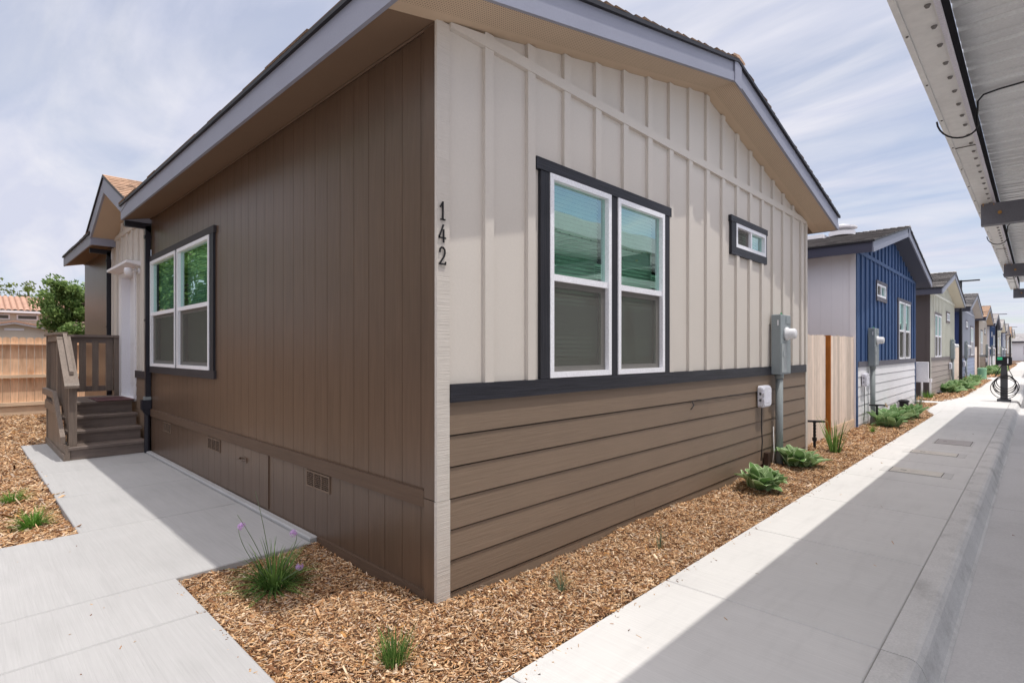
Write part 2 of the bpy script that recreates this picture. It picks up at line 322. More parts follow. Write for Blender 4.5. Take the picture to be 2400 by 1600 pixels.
def mulch(name, poly, dens, lmean=.030, seed=1, fine=1.0, zoff=0.0, flat=1.0):
    rng = np.random.default_rng(seed)
    xs = [p[0] for p in poly]; ys_ = [p[1] for p in poly]
    A = (max(xs)-min(xs))*(max(ys_)-min(ys_)); n = int(A*dens)
    x = rng.uniform(min(xs), max(xs), n); y = rng.uniform(min(ys_), max(ys_), n); k = inpoly(x, y, poly); x = x[k]; y = y[k]; n = len(x)
    L = np.clip(rng.lognormal(math.log(lmean), .55, n), .007, .12)*fine; Wd = np.clip(rng.lognormal(math.log(.0066), .5, n), .002, .022)*fine; T = rng.uniform(.0015, .004, n)*fine
    layer = rng.uniform(0, 1, n)
    z = mulch_z(x, y)*flat + flat*layer*.030 + .002 + zoff
    yaw = rng.uniform(0, 2*math.pi, n); pit = rng.normal(0, .30, n); roll = rng.normal(0, .55, n)
    # box corners, tapered and bent
    base = np.array([[-1, -1, -1], [1, -1, -1], [1, 1, -1], [-1, 1, -1], [-1, -1, 1], [1, -1, 1], [1, 1, 1], [-1, 1, 1]], float)/2
    loc = np.repeat(base[None], n, 0)
    loc[:, :, 0] *= L[:, None]; loc[:, :, 1] *= Wd[:, None]; loc[:, :, 2] *= T[:, None]
    tap = rng.uniform(.25, 1, (n, 2)); loc[:, [0, 3, 4, 7], 1] *= tap[:, :1]; loc[:, [1, 2, 5, 6], 1] *= tap[:, 1:]
    loc[:, [1, 5], 0] += rng.uniform(-.15, .15, n)[:, None]*L[:, None]
    cr_, sr_ = np.cos(roll)[:, None], np.sin(roll)[:, None]; Y = loc[:, :, 1]*cr_-loc[:, :, 2]*sr_; Z = loc[:, :, 1]*sr_+loc[:, :, 2]*cr_
    cp, sp = np.cos(pit)[:, None], np.sin(pit)[:, None]; X = loc[:, :, 0]*cp+Z*sp; Z = -loc[:, :, 0]*sp+Z*cp
    cy_, sy_ = np.cos(yaw)[:, None], np.sin(yaw)[:, None]
    V = np.stack([X*cy_-Y*sy_+x[:, None], X*sy_+Y*cy_+y[:, None], Z+z[:, None]], -1).reshape(-1, 3).astype(np.float32)
    F = np.array([[4, 5, 6, 7], [0, 1, 5, 4], [1, 2, 6, 5], [2, 3, 7, 6], [3, 0, 4, 7]], np.int32)
    F = (F[None]+(np.arange(n, dtype=np.int32)*8)[:, None, None]).reshape(-1, 4)
    nf = len(F); me = bpy.data.meshes.new(name)
    me.vertices.add(len(V)); me.vertices.foreach_set('co', V.ravel()); me.loops.add(nf*4); me.loops.foreach_set('vertex_index', F.ravel())
    me.polygons.add(nf); me.polygons.foreach_set('loop_start', np.arange(0, nf*4, 4, dtype=np.int32)); me.polygons.foreach_set('loop_total', np.full(nf, 4, np.int32))
    me.update(calc_edges=True)
    pal = np.array([[.52, .31, .165], [.64, .42, .24], [.38, .20, .098], [.22, .105, .052], [.76, .58, .40], [.12, .058, .032], [.60, .46, .35], [.52, .27, .10]])
    pr = np.array([.18, .18, .16, .16, .11, .11, .07, .03]); col = pal[rng.choice(len(pal), n, p=pr/pr.sum())]*rng.uniform(.72, 1.3, (n, 1))
    col4 = np.concatenate([np.repeat(col, 8, 0), np.ones((n*8, 1))], 1).astype(np.float32)
    a = me.attributes.new('Col', 'FLOAT_COLOR', 'POINT'); a.data.foreach_set('color', col4.ravel())
    me.materials.append(M_chip); o = bpy.data.objects.new(name, me); S.collection.objects.link(o); o['kind'] = 'stuff'
    return o
BED_A = [(-1.50, -.99), (.795, -.99), (.795, 3.2), (.02, 3.2), (.02, -.02), (-1.50, -.02)]
BED_A2 = [(.02, 3.2), (.795, 3.2), (.795, 7.3), (.02, 7.3)]
BED_A3 = [(.02, 7.3), (.795, 7.3), (.795, 14.25), (.49, 15.65), (.46, 18.25), (-.4, 18.25), (-.4, 7.3)]
BED_B = [(-14.8, -4.5), (-3.09, -4.5), (-3.09, -1.33), (-8.97, -1.33), (-8.97, 0), (-14.8, 1.2)]
for nm, poly, d, lm, sd, fn in (('mulch_bed', BED_A, 19000, .024, 1, 1), ('mulch_bed', BED_A2, 12500, .026, 2, 1.1), ('mulch_bed', BED_A3, 5500, .03, 3, 1.4)):
    tag(mulch(nm, poly, d, lm, sd, fn), 'x', 'mulch')
mb = [o for o in S.collection.objects if o.name.startswith('mulch_bed')]
for o in mb: del o['label'], o['category']
mulch('mulch_bed', [(-8.9, -2.6), (-3.09, -2.6), (-3.09, -1.33), (-8.97, -1.33)], 7500, .030, 4, 1.35)
mulch('mulch_bed', BED_B, 1500, .05, 5, 2.0)
mulch('mulch_bed', [(-.3, 19.0), (.45, 19.0), (.79, 21.5), (.79, 37), (-.3, 37)], 1500, .05, 6, 2.2)
mulch('mulch_bed', [(-.3, 39.5), (.45, 39.5), (.79, 42), (.79, 80), (-.3, 80)], 300, .08, 8, 4)
# a few chips kicked onto the concrete edges
mulch('stray_chips', [(-1.50, -1.06), (.0, -1.06), (.0, -1.0), (-1.50, -1.0)], 260, .016, 21, .8, .058, .05)
mulch('stray_chips', [(.81, -.6), (.90, -.6), (.85, 9), (.81, 9)], 150, .016, 22, .8, .029, .05)
mulch('stray_chips', [(-3.06, -2.6), (-3.0, -2.6), (-3.0, -1.3), (-3.06, -1.3)], 160, .018, 23, .8, .058, .05)
mulch('stray_chips', [(-2.9, -2.9), (.7, -2.9), (.7, -1.1), (-2.9, -1.1)], 5, .015, 24, .9, .058, .05)
mulch('stray_chips', [(.9, -.5), (1.98, -.5), (1.98, 12), (.9, 12)], 2.2, .016, 25, 1, .028, .05)
mulch('stray_chips', [(2.3, .5), (4.2, .5), (4.2, 9), (2.3, 9)], 2.5, .018, 26, 1, -.122, .05)
s_ = MB()
def soil_patch(poly, z=.0):
    s_.poly([(a, b, z) for a, b in poly])
def soil_grid(x0, x1, y0, y1, st=.12):
    nx = int((x1-x0)/st)+1; ny = int((y1-y0)/st)+1; X = np.linspace(x0, x1, nx+1); Y = np.linspace(y0, y1, ny+1)
    vs = [(a, b, float(mulch_z(a, b))) for b in Y for a in X]
    s_.mesh(vs, [(j*(nx+1)+i, j*(nx+1)+i+1, (j+1)*(nx+1)+i+1, (j+1)*(nx+1)+i) for j in range(ny) for i in range(nx)])
soil_grid(-1.51, .0, -1.01, .05); soil_grid(0, .81, -1.01, 7.3); soil_grid(-.4, .81, 7.3, 14.3, .2); soil_grid(-.4, .5, 14.3, 18.29, .2)
soil_grid(-14.9, -8.96, -6, 3, .3); soil_grid(-8.96, -3.08, -6, -1.32, .3); soil_grid(-14, -.4, 7.3, 10.35, .6)
s_.poly([(-.5, 19, 0), (.47, 19, 0), (.81, 21, 0), (.81, 120, 0), (-.5, 120, 0)])
s_.build('mulch_soil', mat('mulch_base', (.14, .075, .035), 1, .35, 60, bump=1.0, bscale=120, gvar=.5), kind='structure')

# ------------------------------------------------------------------ house kit
WID = 7.2; SL = .225; ZF0 = 3.44; ZF1 = 3.655; OV = .35
def zs(y): return 3.52 + SL*min(y, WID-y)         # soffit height over the gable wall
def make_mats(key, side, gable, lap, fascia, roof, soffit, trimcol=None):
    d = {}
    d['side'] = mat(key+'_side', side, .34, .09, .9, grain='z', gscale=30, bump=.28, gvar=.13, spec=.5)
    d['sideh'] = mat(key+'_side_board', side, .6, .06, 2, grain='x', gscale=50, bump=.6, gvar=.12)
    d['gable'] = mat(key+'_gable', gable, .65, .03, 1.3, grain=None, bscale=60, bump=.10, gvar=.02)
    d['corner'] = mat(key+'_corner', lerpc(gable, .96), .65, .04, 6, grain='y', gscale=120, bump=.9, gvar=.03)
    d['lap'] = mat(key+'_lap', lap, .55, .05, 1.6, grain='y', gscale=70, bump=.6, gvar=.05)
    d['fascia'] = mat(key+'_fascia', fascia, .5, .05, 2, gvar=.03)
    d['roof'] = shingle(key+'_roof', roof)
    d['soffit'] = mat(key+'_soffit', soffit, .7, .03, 2, gvar=.02)
    d['trim'] = M_trim if not trimcol else mat(key+'_trim', trimcol, .6, .08, 3, grain='y', gscale=45, bump=.6, gvar=.15)
    d['trimv'] = M_trimv if not trimcol else d['trim']
    return d
def strips_wall(mb, M, u0, u1, z0, ztop, holes, grid=None):
    """wall face with rectangular holes; ztop(u) gives the top edge. M maps (u,z,out)->xyz"""
    us = sorted(set([u0, u1] + [h[0] for h in holes] + [h[1] for h in holes] + (grid or [])))
    us = [u for u in us if u0 <= u <= u1]
    for a, b in zip(us, us[1:]):
        mid = (a+b)/2; hs = sorted([h for h in holes if h[0] < mid < h[1]], key=lambda h: h[2]); z = z0
        for h in hs:
            if h[2] > z: mb.poly([M(a, z, 0), M(b, z, 0), M(b, h[2], 0), M(a, h[2], 0)])
            z = h[3]
        mb.poly([M(a, z, 0), M(b, z, 0), M(b, ztop(b), 0), M(a, ztop(a), 0)])
def mbox(mb, M, u0, u1, z0, z1, o0, o1, tint=1.0):
    vs = [M(u, z, o) for o in (o0, o1) for (u, z) in ((u0, z0), (u1, z0), (u1, z1), (u0, z1))]
    mb.mesh(vs, [(3, 2, 1, 0), (4, 5, 6, 7), (0, 1, 5, 4), (1, 2, 6, 5), (2, 3, 7, 6), (3, 0, 4, 7)], tint)
def frame_ring(mb, M, u0, u1, z0, z1, w, o0, o1, tint=1.0, bot=None):
    bot = bot or w
    mbox(mb, M, u0, u0+w, z0, z1, o0, o1, tint); mbox(mb, M, u1-w, u1, z0, z1, o0, o1, tint)
    mbox(mb, M, u0+w, u1-w, z1-w, z1, o0, o1, tint); mbox(mb, M, u0+w, u1-w, z0, z0+bot, o0, o1, tint)
def sash_unit(win, M, u0, u1, z0, z1, horizontal=False, hi=True):
    """one vinyl window: frame, meeting rail, clear pane, screened pane and blinds behind"""
    f = MB(); w = .042
    frame_ring(f, M, u0, u1, z0, z1, w, -.03, .034)
    if horizontal:
        um = (u0+u1)/2; mbox(f, M, um-.022, um+.022, z0+w, z1-w, -.02, .026)
        f.build('frame', M_vinyl, win)
        MB().poly([M(um+.022, z0+w, -.01), M(u1-w, z0+w, -.01), M(u1-w, z1-w, -.01), M(um+.022, z1-w, -.01)]).build('pane', M_glass, win)
        sf = MB(); frame_ring(sf, M, u0+w+.001, um-.023, z0+w+.001, z1-w-.001, .022, -.03, -.008); sf.build('sash', M_sash, win)
        MB().poly([M(u0+w, z0+w, -.004), M(um-.022, z0+w, -.004), M(um-.022, z1-w, -.004), M(u0+w, z1-w, -.004)]).build('insect_screen', M_screen, win)
        rails = []
    else:
        pass
        zm = z0+(z1-z0)*.495; mbox(f, M, u0+w, u1-w, zm-.024, zm+.024, -.03, .022)
        f.build('frame', M_vinyl, win)
        MB().poly([M(u0+w, zm+.024, -.006), M(u1-w, zm+.024, -.006), M(u1-w, z1-w, -.006), M(u0+w, z1-w, -.006)]).build('pane', M_glass, win)
        sf = MB(); frame_ring(sf, M, u0+w+.001, u1-w-.001, z0+w+.001, zm-.025, .040, -.035, -.014); sf.build('sash', M_sash, win)
        MB().poly([M(u0+w+.04, z0+w+.04, -.02), M(u1-w-.04, z0+w+.04, -.02), M(u1-w-.04, zm-.06, -.02), M(u0+w+.04, zm-.06, -.02)]).build('pane', M_glass2, win)
        MB().poly([M(u0+w, z0+w, -.002), M(u1-w, z0+w, -.002), M(u1-w, zm-.024, -.002), M(u0+w, zm-.024, -.002)]).build('insect_screen', M_screen, win)
    bl = MB()
    if hi:
        z = z0+.03
        while z < z1-.03:
            a = M(u0+.03, z, -.085); b = M(u1-.03, z, -.085); c = M(u1-.03, z+.036, -.096); d = M(u0+.03, z+.036, -.096); bl.poly([a, b, c, d], random.uniform(.95, 1.02)); z += .033
    else: bl.poly([M(u0, z0, -.09), M(u1, z0, -.09), M(u1, z1, -.09), M(u0, z1, -.09)])
    bl.build('blind', M_blind, win)
def opening_box(mb, M, h, d=.5):
    u0, u1, z0, z1 = h
    for q in (((u0, z0), (u1, z0)), ((u1, z0), (u1, z1)), ((u1, z1), (u0, z1)), ((u0, z1), (u0, z0))):
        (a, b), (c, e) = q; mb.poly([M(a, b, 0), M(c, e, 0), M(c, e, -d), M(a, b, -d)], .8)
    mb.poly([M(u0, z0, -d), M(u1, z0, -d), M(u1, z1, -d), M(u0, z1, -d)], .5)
def shingle_roof(mb, x0, x1, ya, yb, za, zb_, n):
    """stepped shingle courses from eave (ya,za) up to ridge (yb,zb_)"""
    for k in range(n):
        t0 = k/n; t1 = (k+1)/n; y0 = ya+(yb-ya)*t0; y1 = ya+(yb-ya)*t1; z0 = za+(zb_-za)*t0; z1 = za+(zb_-za)*t1
        cut = [x0]
        if x1-x0 > .5 and n > 12:
            x = x0+random.uniform(.2, .9)
            while x < x1-.2: cut.append(x); x += random.uniform(.35, .95)
        cut.append(x1)
        for a, b in zip(cut, cut[1:]):
            h = random.choice((.016, .016, .022)); e = random.uniform(-.006, .008) if b == x1 else 0; tt = random.uniform(.85, 1.15)
            s = 1 if yb > ya else -1; j = random.choice((0, .012))*-s
            vs = [(a, y0+j, z0), (b+e, y0+j, z0), (b+e, y1, z1), (a, y1, z1), (a, y0+j, z0+h), (b+e, y0+j, z0+h), (b+e, y1, z1+.003), (a, y1, z1+.003)]
            mb.mesh(vs, [(4, 5, 6, 7), (3, 2, 1, 0)], tt); mb.mesh(vs, [(0, 1, 5, 4), (1, 2, 6, 5), (3, 0, 4, 7)], tt*.35)

def make_house(idx, y0, mats, mirror, label, length=13.0, gapcut=None, rooffx=None):
    near = idx <= 2
    H = thing('house', label, 'house', (0, y0, 0), 'manufactured homes in a row along the sidewalk' if idx >= 0 else None)
    fl = (lambda u: WID-u) if mirror else (lambda u: u)
    def rng2(a, b): return (min(fl(a), fl(b)), max(fl(a), fl(b)))
    MG = lambda u, z, o: (o, u, z)
    MS = lambda u, z, o: (u, -o, z)
    B1 = rng2(1.012, 1.801); B2 = rng2(1.904, 2.70); SW = rng2(4.409, 5.379)
    if mirror: B1, B2 = B2, B1
    holes = [(B1[0], B1[1], 1.358, 2.856), (B2[0], B2[1], 1.358, 2.856), (SW[0], SW[1], 2.785, 3.07)]
    # --- gable wall: panel sheet, battens, plate band
    wall = MB(); strips_wall(wall, MG, 0, WID, 1.2, lambda u: zs(u)+.02, holes, [WID/2])
    ub = .367
    trims = [rng2(.911, 2.80)+(1.35, 2.94), rng2(4.253, 5.425)+(2.69, 3.143)]
    while ub < WID-.12:
        a, b = ub, ub+.078
        segs = [(1.352, zs(min(a, WID-b))+.01)]
        for (t0, t1, za, zb_) in trims:
            if b > t0+.002 and a < t1-.002:
                ns_ = []
                for (p, q) in segs:
                    if za > p: ns_.append((p, min(q, za)))
                    if zb_ < q: ns_.append((max(p, zb_), q))
                segs = ns_
        for p, q in segs:
            dk = random.uniform(-.004, .004) if idx == 0 else 0
            mbox(wall, MG, a+dk, b+dk, p, q, 0.0, .029, random.uniform(.98, 1.02))
        ub += .4064
    # band at plate height, clipped by the sloping soffit
    for (a, b, la, lb) in ((.08, .38, 1, 0), (.38, WID-.38, 0, 0), (WID-.38, WID-.08, 0, 1)):
        za = min(3.59, zs(a)+.005); zb_ = min(3.59, zs(b)+.005)
        vs = [MG(a, 3.513, .0), MG(b, 3.513, .0), MG(b, zb_, .0), MG(a, za, .0), MG(a, 3.513, .036), MG(b, 3.513, .036), MG(b, zb_, .036), MG(a, za, .036)]
        wall.mesh(vs, [(4, 5, 6, 7), (0, 1, 5, 4), (3, 2, 6, 7), (1, 2, 6, 5), (0, 3, 7, 4)])
    wall.build('gable_wall', mats['gable'], H)
    for h in holes: room = MB(); opening_box(room, MG, h); room.build('window_recess', M_dark, H)
    # --- side walls
    sw = MB(); sh = []
    if idx == 0:
        sh = [(-6.79, -6.79+1.31, 1.34, 2.875), (-5.405, -4.12, 1.34, 2.872)]
        doorh = (-8.80, -7.88, .775, 2.82)
    if idx <= 1:
        x = -.16 if idx == 0 else -.02
        end = -length
        gx = []
        while x > end: gx.append(x); x -= .2032
        prev = 0.0
        for xg in gx+[end]:
            a, b = xg+.0, prev
            if idx == 0 and b > -9.75 and a < -6.93:   # door bay has its own cladding
                prev = xg-.0045; continue
            a_ = max(a, end)
            strips_wall(sw, MS, a_, b, -.1, lambda u: 3.56, sh)
            if xg > end:
                gg = .0028
                hs = [h for h in sh if h[0] < xg-.005 < h[1]]
                zz = [(-.1, 3.56)] if not hs else [(-.1, hs[0][2]), (hs[0][3], 3.56)]
                for p, q in zz:
                    sw.poly([MS(xg-.0045, p, -gg), MS(xg, p, -gg), MS(xg, q, -gg), MS(xg-.0045, q, -gg)], .9)
                    sw.poly([MS(xg, p, -gg), MS(xg, p, 0), MS(xg, q, 0), MS(xg, q, -gg)]); sw.poly([MS(xg-.0045, p, 0), MS(xg-.0045, p, -gg), MS(xg-.0045, q, -gg), MS(xg-.0045, q, 0)])
            prev = xg-.0045
        for h in sh: room = MB(); opening_box(room, MS, h); room.build('window_recess', M_dark, H)
    else:
        sw.poly([(-length, 0, -.1), (0, 0, -.1), (0, 0, 3.56), (-length, 0, 3.56)])
    q_ = MB(); q_.poly([(0, WID, -.1), (-length, WID, -.1), (-length, WID, 3.56), (0, WID, 3.56)]); q_.build('side_wall', mats['side'], H)
    q_ = MB(); q_.poly([(-length, WID, -.1), (-length, 0, -.1), (-length, 0, 3.56), (-length, WID/2, 4.35), (-length, WID, 3.56)]); q_.build('back_wall', mats['side'], H)
    if idx == 0:
        mbox(sw, MS, -.105, -.0, -.05, .935-.28, -.002, .020); mbox(sw, MS, -.105, -.0, .659, 3.56, -.002, .019)
    sw.build('side_wall', mats['side'], H)
    if idx:
        q_ = MB(); mbox(q_, MS, -.10, 0, -.05, 3.515, .001, .018); q_.build('corner_board', mats['side'], H)
    if idx == 0:
        bd = MB(); mbox(bd, MS, -6.85, -.107, .600, .702, 0, .020); mbox(bd, MS, -1.52, -.107, -.05, .083, 0, .018)
        bd.build('belt_board', mats['sideh'], H)
    # --- corner boards on the gable face
    cb = MB(); mbox(cb, MG, -.019 if idx == 0 else 0, .079, .655, zs(0)+.012, -.001, .021); mbox(cb, MG, -.021 if idx == 0 else 0, .081, -.05, .652, -.001, .024)
    cb.build('corner_board', mats['corner'], H)
    cb = MB(); mbox(cb, MG, WID-.085, WID+.002, -.05, zs(0)+.012, -.001, .021); cb.build('corner_board', mats['corner'], H)
    # --- lap siding under the belt
    lap = MB(); zb = [-.10, .088, .279, .466, .657, .850, 1.043]; zt = zb[1:]+[1.25]
    for k, (a, b) in enumerate(zip(zb, zt)):
        cuts = [.081] + ({0: [], 1: [], 2: [3.7], 3: [4.0], 4: [3.68], 5: [3.70], 6: []}[k] if idx == 0 else []) + [WID-.086]
        if idx == 0 and k == 1: cuts = [.081, 2.2, WID-.086]
        for q, (u, v) in enumerate(zip(cuts, cuts[1:])):
            dz = random.uniform(-.004, .003) if idx == 0 else 0
            u_ = u+.0015 if q else u
            za, zb2 = a+dz, a+dz*.5; top = b-.011
            vs = [(.0145, u_, za), (.0145, v, zb2), (.0050, v, top), (.0050, u_, top), (-.03, u_, za+.004), (-.03, v, zb2+.004), (-.03, v, top-.004), (-.03, u_, top-.004)]
            lap.mesh(vs, [(0, 1, 2, 3), (4, 5, 1, 0), (2, 6, 7, 3), (0, 3, 7, 4), (1, 5, 6, 2)], random.uniform(.96, 1.04))
    lap.poly([(-.031, .0, -.1), (-.031, WID, -.1), (-.031, WID, 1.25), (-.031, 0, 1.25)], .5)  # backing sheet tinted darker to deepen the shade in the lap gaps
    lap.build('lap_siding', mats['lap'], H)
    # --- belt trim
    bt = MB(); cuts = [.080] + ([2.86, 4.85] if idx == 0 else []) + [WID-.086]
    for a, b in zip(cuts, cuts[1:]): mbox(bt, MG, a+.001, b-.001, 1.24, 1.352, 0, .030+random.uniform(0, .001))
    bt.build('belt_trim', mats['trim'], H)
    # --- windows in the gable: trim boards own the frames and panes
    a0, a1 = rng2(.911, 2.80); h0, h1 = rng2(.86, 2.83)
    wt = MB(); mbox(wt, MG, h0, h1, 2.856, 2.941, 0, .034)
    w1 = wt.build('window', mats['trim'], H)
    lo, hi_ = (B1, B2) if B1[0] < B2[0] else (B2, B1)
    for (p, q, o) in ((a0, lo[0], .027), (lo[1], hi_[0], .024), (hi_[1], a1, .027)):
        wu = MB(); mbox(wu, MG, p, q, 1.354, 2.855, 0, o); wu.build('casing', mats['trimv'], w1)
    for h in (lo, hi_): sash_unit(w1, MG, h[0], h[1], 1.358, 2.856, hi=near)
    t0, t1 = rng2(4.275, 5.415); h0, h1 = rng2(4.253, 5.43)
    wt = MB(); mbox(wt, MG, h0, h1, 3.07, 3.143, 0, .038)
    w2 = wt.build('window', mats['trim'], H)
    wu = MB(); mbox(wu, MG, t0, t1, 2.69, 2.785, 0, .034); wu.build('sill', mats['trim'], w2)
    for p, q in ((t0, SW[0]), (SW[1], t1)):
        wu = MB(); mbox(wu, MG, p, q, 2.785, 3.07, 0, .0325); wu.build('casing', mats['trimv'], w2)
    sash_unit(w2, MG, SW[0], SW[1], 2.785, 3.07, True, near)
    # --- roof
    XR = .335; n = 30 if idx <= 3 else 10
    ro = MB(); yr = WID/2; ze = ZF1+.012; zr = ze+SL*(yr+OV)
    spans = [(-length, XR+.045)]
    if gapcut: spans = [(gapcut[1], XR+.045), (-length, gapcut[0])]
    for a, b in spans: shingle_roof(ro, a, b, -OV-.04, yr, ze-.008, zr, n)
    if gapcut: shingle_roof(ro, gapcut[0], gapcut[1], 0.0, yr, ze+SL*OV, zr, n-3)
    shingle_roof(ro, -length, XR+.045, WID+OV+.04, yr, ze-.008, zr, n)
    roof = ro.build('roof', mats['roof'], H)
    cap = MB(); x = -length
    while x < XR+.04:
        x2 = min(x+.145, XR+.05); tt = random.uniform(.85, 1.15)
        for s in (-1, 1): cap.poly([(x, yr, zr+.045), (x2, yr, zr+.030), (x2, yr+s*.15, zr-.004), (x, yr+s*.15, zr+.012)][::s], tt)
        cap.poly([(x2, yr-.15, zr-.02), (x2, yr, zr+.0), (x2, yr+.15, zr-.02), (x2, yr+.15, zr+.008), (x2, yr, zr+.04), (x2, yr-.15, zr+.008)], tt); x = x2
    cap.build('ridge_cap', mats['roof'], roof)
    # fascia: rake boards, eave boards, peak joint cover
    fa = MB()
    for s in (-1, 1):
        ya = yr-s*(yr+OV); P_ = lambda y, z: (y, z)
        fa.prism([(ya, ZF0), (yr, ZF0+SL*(yr+OV)), (yr, ZF1+SL*(yr+OV)), (ya, ZF1)], 'x', XR, XR+.022)
        # second, thinner trim board along the lower edge
        fa.prism([(ya, ZF0-.004), (yr-s*.02, ZF0-.004+SL*(yr+OV)), (yr-s*.02, ZF0+.088+SL*(yr+OV)), (ya, ZF0+.088)], 'x', XR+.022, XR+.030)
    fa.prism([(yr-.085, ZF0+SL*(yr+OV)-.03), (yr+.085, ZF0+SL*(yr+OV)-.055), (yr+.085, ZF1+SL*(yr+OV)-.012), (yr-.085, ZF1+SL*(yr+OV)-.012)], 'x', XR+.030, XR+.040)
    fa.build('rake_fascia', mats['fascia'], H)
    ef = MB()
    for (a, b) in spans:
        xs_ = [a]+([-4.3, -1.9] if idx == 0 and b > 0 else [])+[b if b < 0 else XR+.0]
        for q, (u, v) in enumerate(zip(xs_, xs_[1:])): ef.box(u+(.0015 if q else 0), v, -OV-.024-.001*q, -OV, ZF0, ZF1)
        ef.build('eave_fascia', mats['efascia'] if 'efascia' in mats else mats['fascia'], H); ef = MB()
    ef.box(-length, XR, WID+OV, WID+OV+.024, ZF0, ZF1)
    ef.build('eave_fascia', mats['efascia'] if 'efascia' in mats else mats['fascia'], H)
    dr = MB()
    for s in (-1, 1):
        ya = yr-s*(yr+OV+.03); zA = ZF1-SL*.03
        dr.prism([(ya, zA-.020), (yr, ZF1+SL*(yr+OV)-.020), (yr, ZF1+SL*(yr+OV)+.012), (ya, zA+.012)], 'x', XR+.0222, XR+.050)
    for (a, b) in spans: dr.box(a, min(b, XR+.02), -OV-.05, -OV-.0245, ZF1-.028, ZF1-.001)
    dr.build('drip_edge', M_drip, H)
    so_ = MB()
    # rake soffit follows the slope, eave soffit likewise; closing faces at the back end
    e = .008
    for s in (-1, 1):
        ya = yr-s*(yr+OV); so_.poly([(0.001, ya, ZF0+e), (XR, ya, ZF0+e), (XR, yr, ZF0+e+SL*(yr+OV)), (0.001, yr, ZF0+e+SL*(yr+OV))][::s])
    so_.build('rake_soffit', mats['soffit'], H)
    es = MB()
    for (a, b) in spans:
        b = min(b, 0.0)
        es.poly([(a, -OV, ZF0+e), (b, -OV, ZF0+e), (b, 0, ZF0+e+SL*OV), (a, 0, ZF0+e+SL*OV)]); es.build('eave_soffit', mats.get('esoffit', mats['soffit']), H); es = MB()
    es.poly([(-length, WID+OV, ZF0+e), (0, WID+OV, ZF0+e), (0, WID, ZF0+e+SL*OV), (-length, WID, ZF0+e+SL*OV)])
    es.build('eave_soffit', mats.get('esoffit', mats['soffit']), H)
    if idx == 0:
        mo = MB(); mo.tube([(-6.85, -.012, 3.515), (0, -.012, 3.515)], .010, 5); mo.tube([(-12.9, -.012, 3.515), (-9.9, -.012, 3.515)], .010, 5); mo.build('soffit_moulding', mats['sideh'], H)
        cl = MB(); cl.prism([(-OV, ZF0+.001), (0, ZF0+.001), (0, ZF1+.05), (-OV, ZF1-.01)], 'x', -9.42, -9.39); cl.build('eave_return', mats['fascia'], H); cl = MB(); cl.prism([(-OV, ZF0+.001), (0, ZF0+.001), (0, ZF1+.05), (-OV, ZF1-.01)], 'x', -6.88, -6.85)
        cl.build('eave_return', mats['fascia'], H)
    return H

HM = {
 'tan': make_mats('tan_house', (.110, .069, .046), (.605, .557, .505), (.205, .147, .104), (.265, .272, .335), (.40, .265, .185), (.55, .42, .30)),
 'blue': make_mats('blue_house', (.45, .43, .45), (.045, .095, .22), (.82, .81, .83), (.22, .23, .29), (.36, .335, .325), (.06, .065, .095), (.115, .11, .135)),
 'cream': make_mats('cream_house', (.105, .088, .088), (.60, .60, .53), (.33, .28, .25), (.24, .25, .30), (.40, .375, .36), (.60, .55, .45), (.13, .11, .11)),
 'grey': make_mats('grey_house', (.035, .055, .16), (.42, .44, .50), (.26, .30, .42), (.24, .25, .30), (.33, .315, .315), (.42, .37, .33), (.11, .10, .12)),
}
HM['blue']['side'] = mat('pale_side', (.82, .79, .82), .6, .03, 1.3, bscale=60, bump=.1, gvar=.02)
HM['cream']['side'] = mat('dark_side', (.085, .070, .070), .6, .04, 1.3, bscale=60, bump=.1, gvar=.02)
HM['blue']['efascia'] = mat('blue_house_eave', (.055, .055, .085), .5, .05, 2, gvar=.03)
HM['cream']['efascia'] = mat('cream_house_eave', (.07, .07, .095), .5, .05, 2, gvar=.03)
HM['grey']['efascia'] = mat('grey_house_eave', (.045, .045, .06), .5, .05, 2, gvar=.03)
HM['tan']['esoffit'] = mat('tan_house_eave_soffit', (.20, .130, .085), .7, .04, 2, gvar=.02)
T2 = dict(HM['tan']); T2['efascia'] = HM['grey']['efascia']; T2['side'] = mat('brown_side', (.13, .085, .06), .6, .06, 1.5); HM['tan2'] = T2

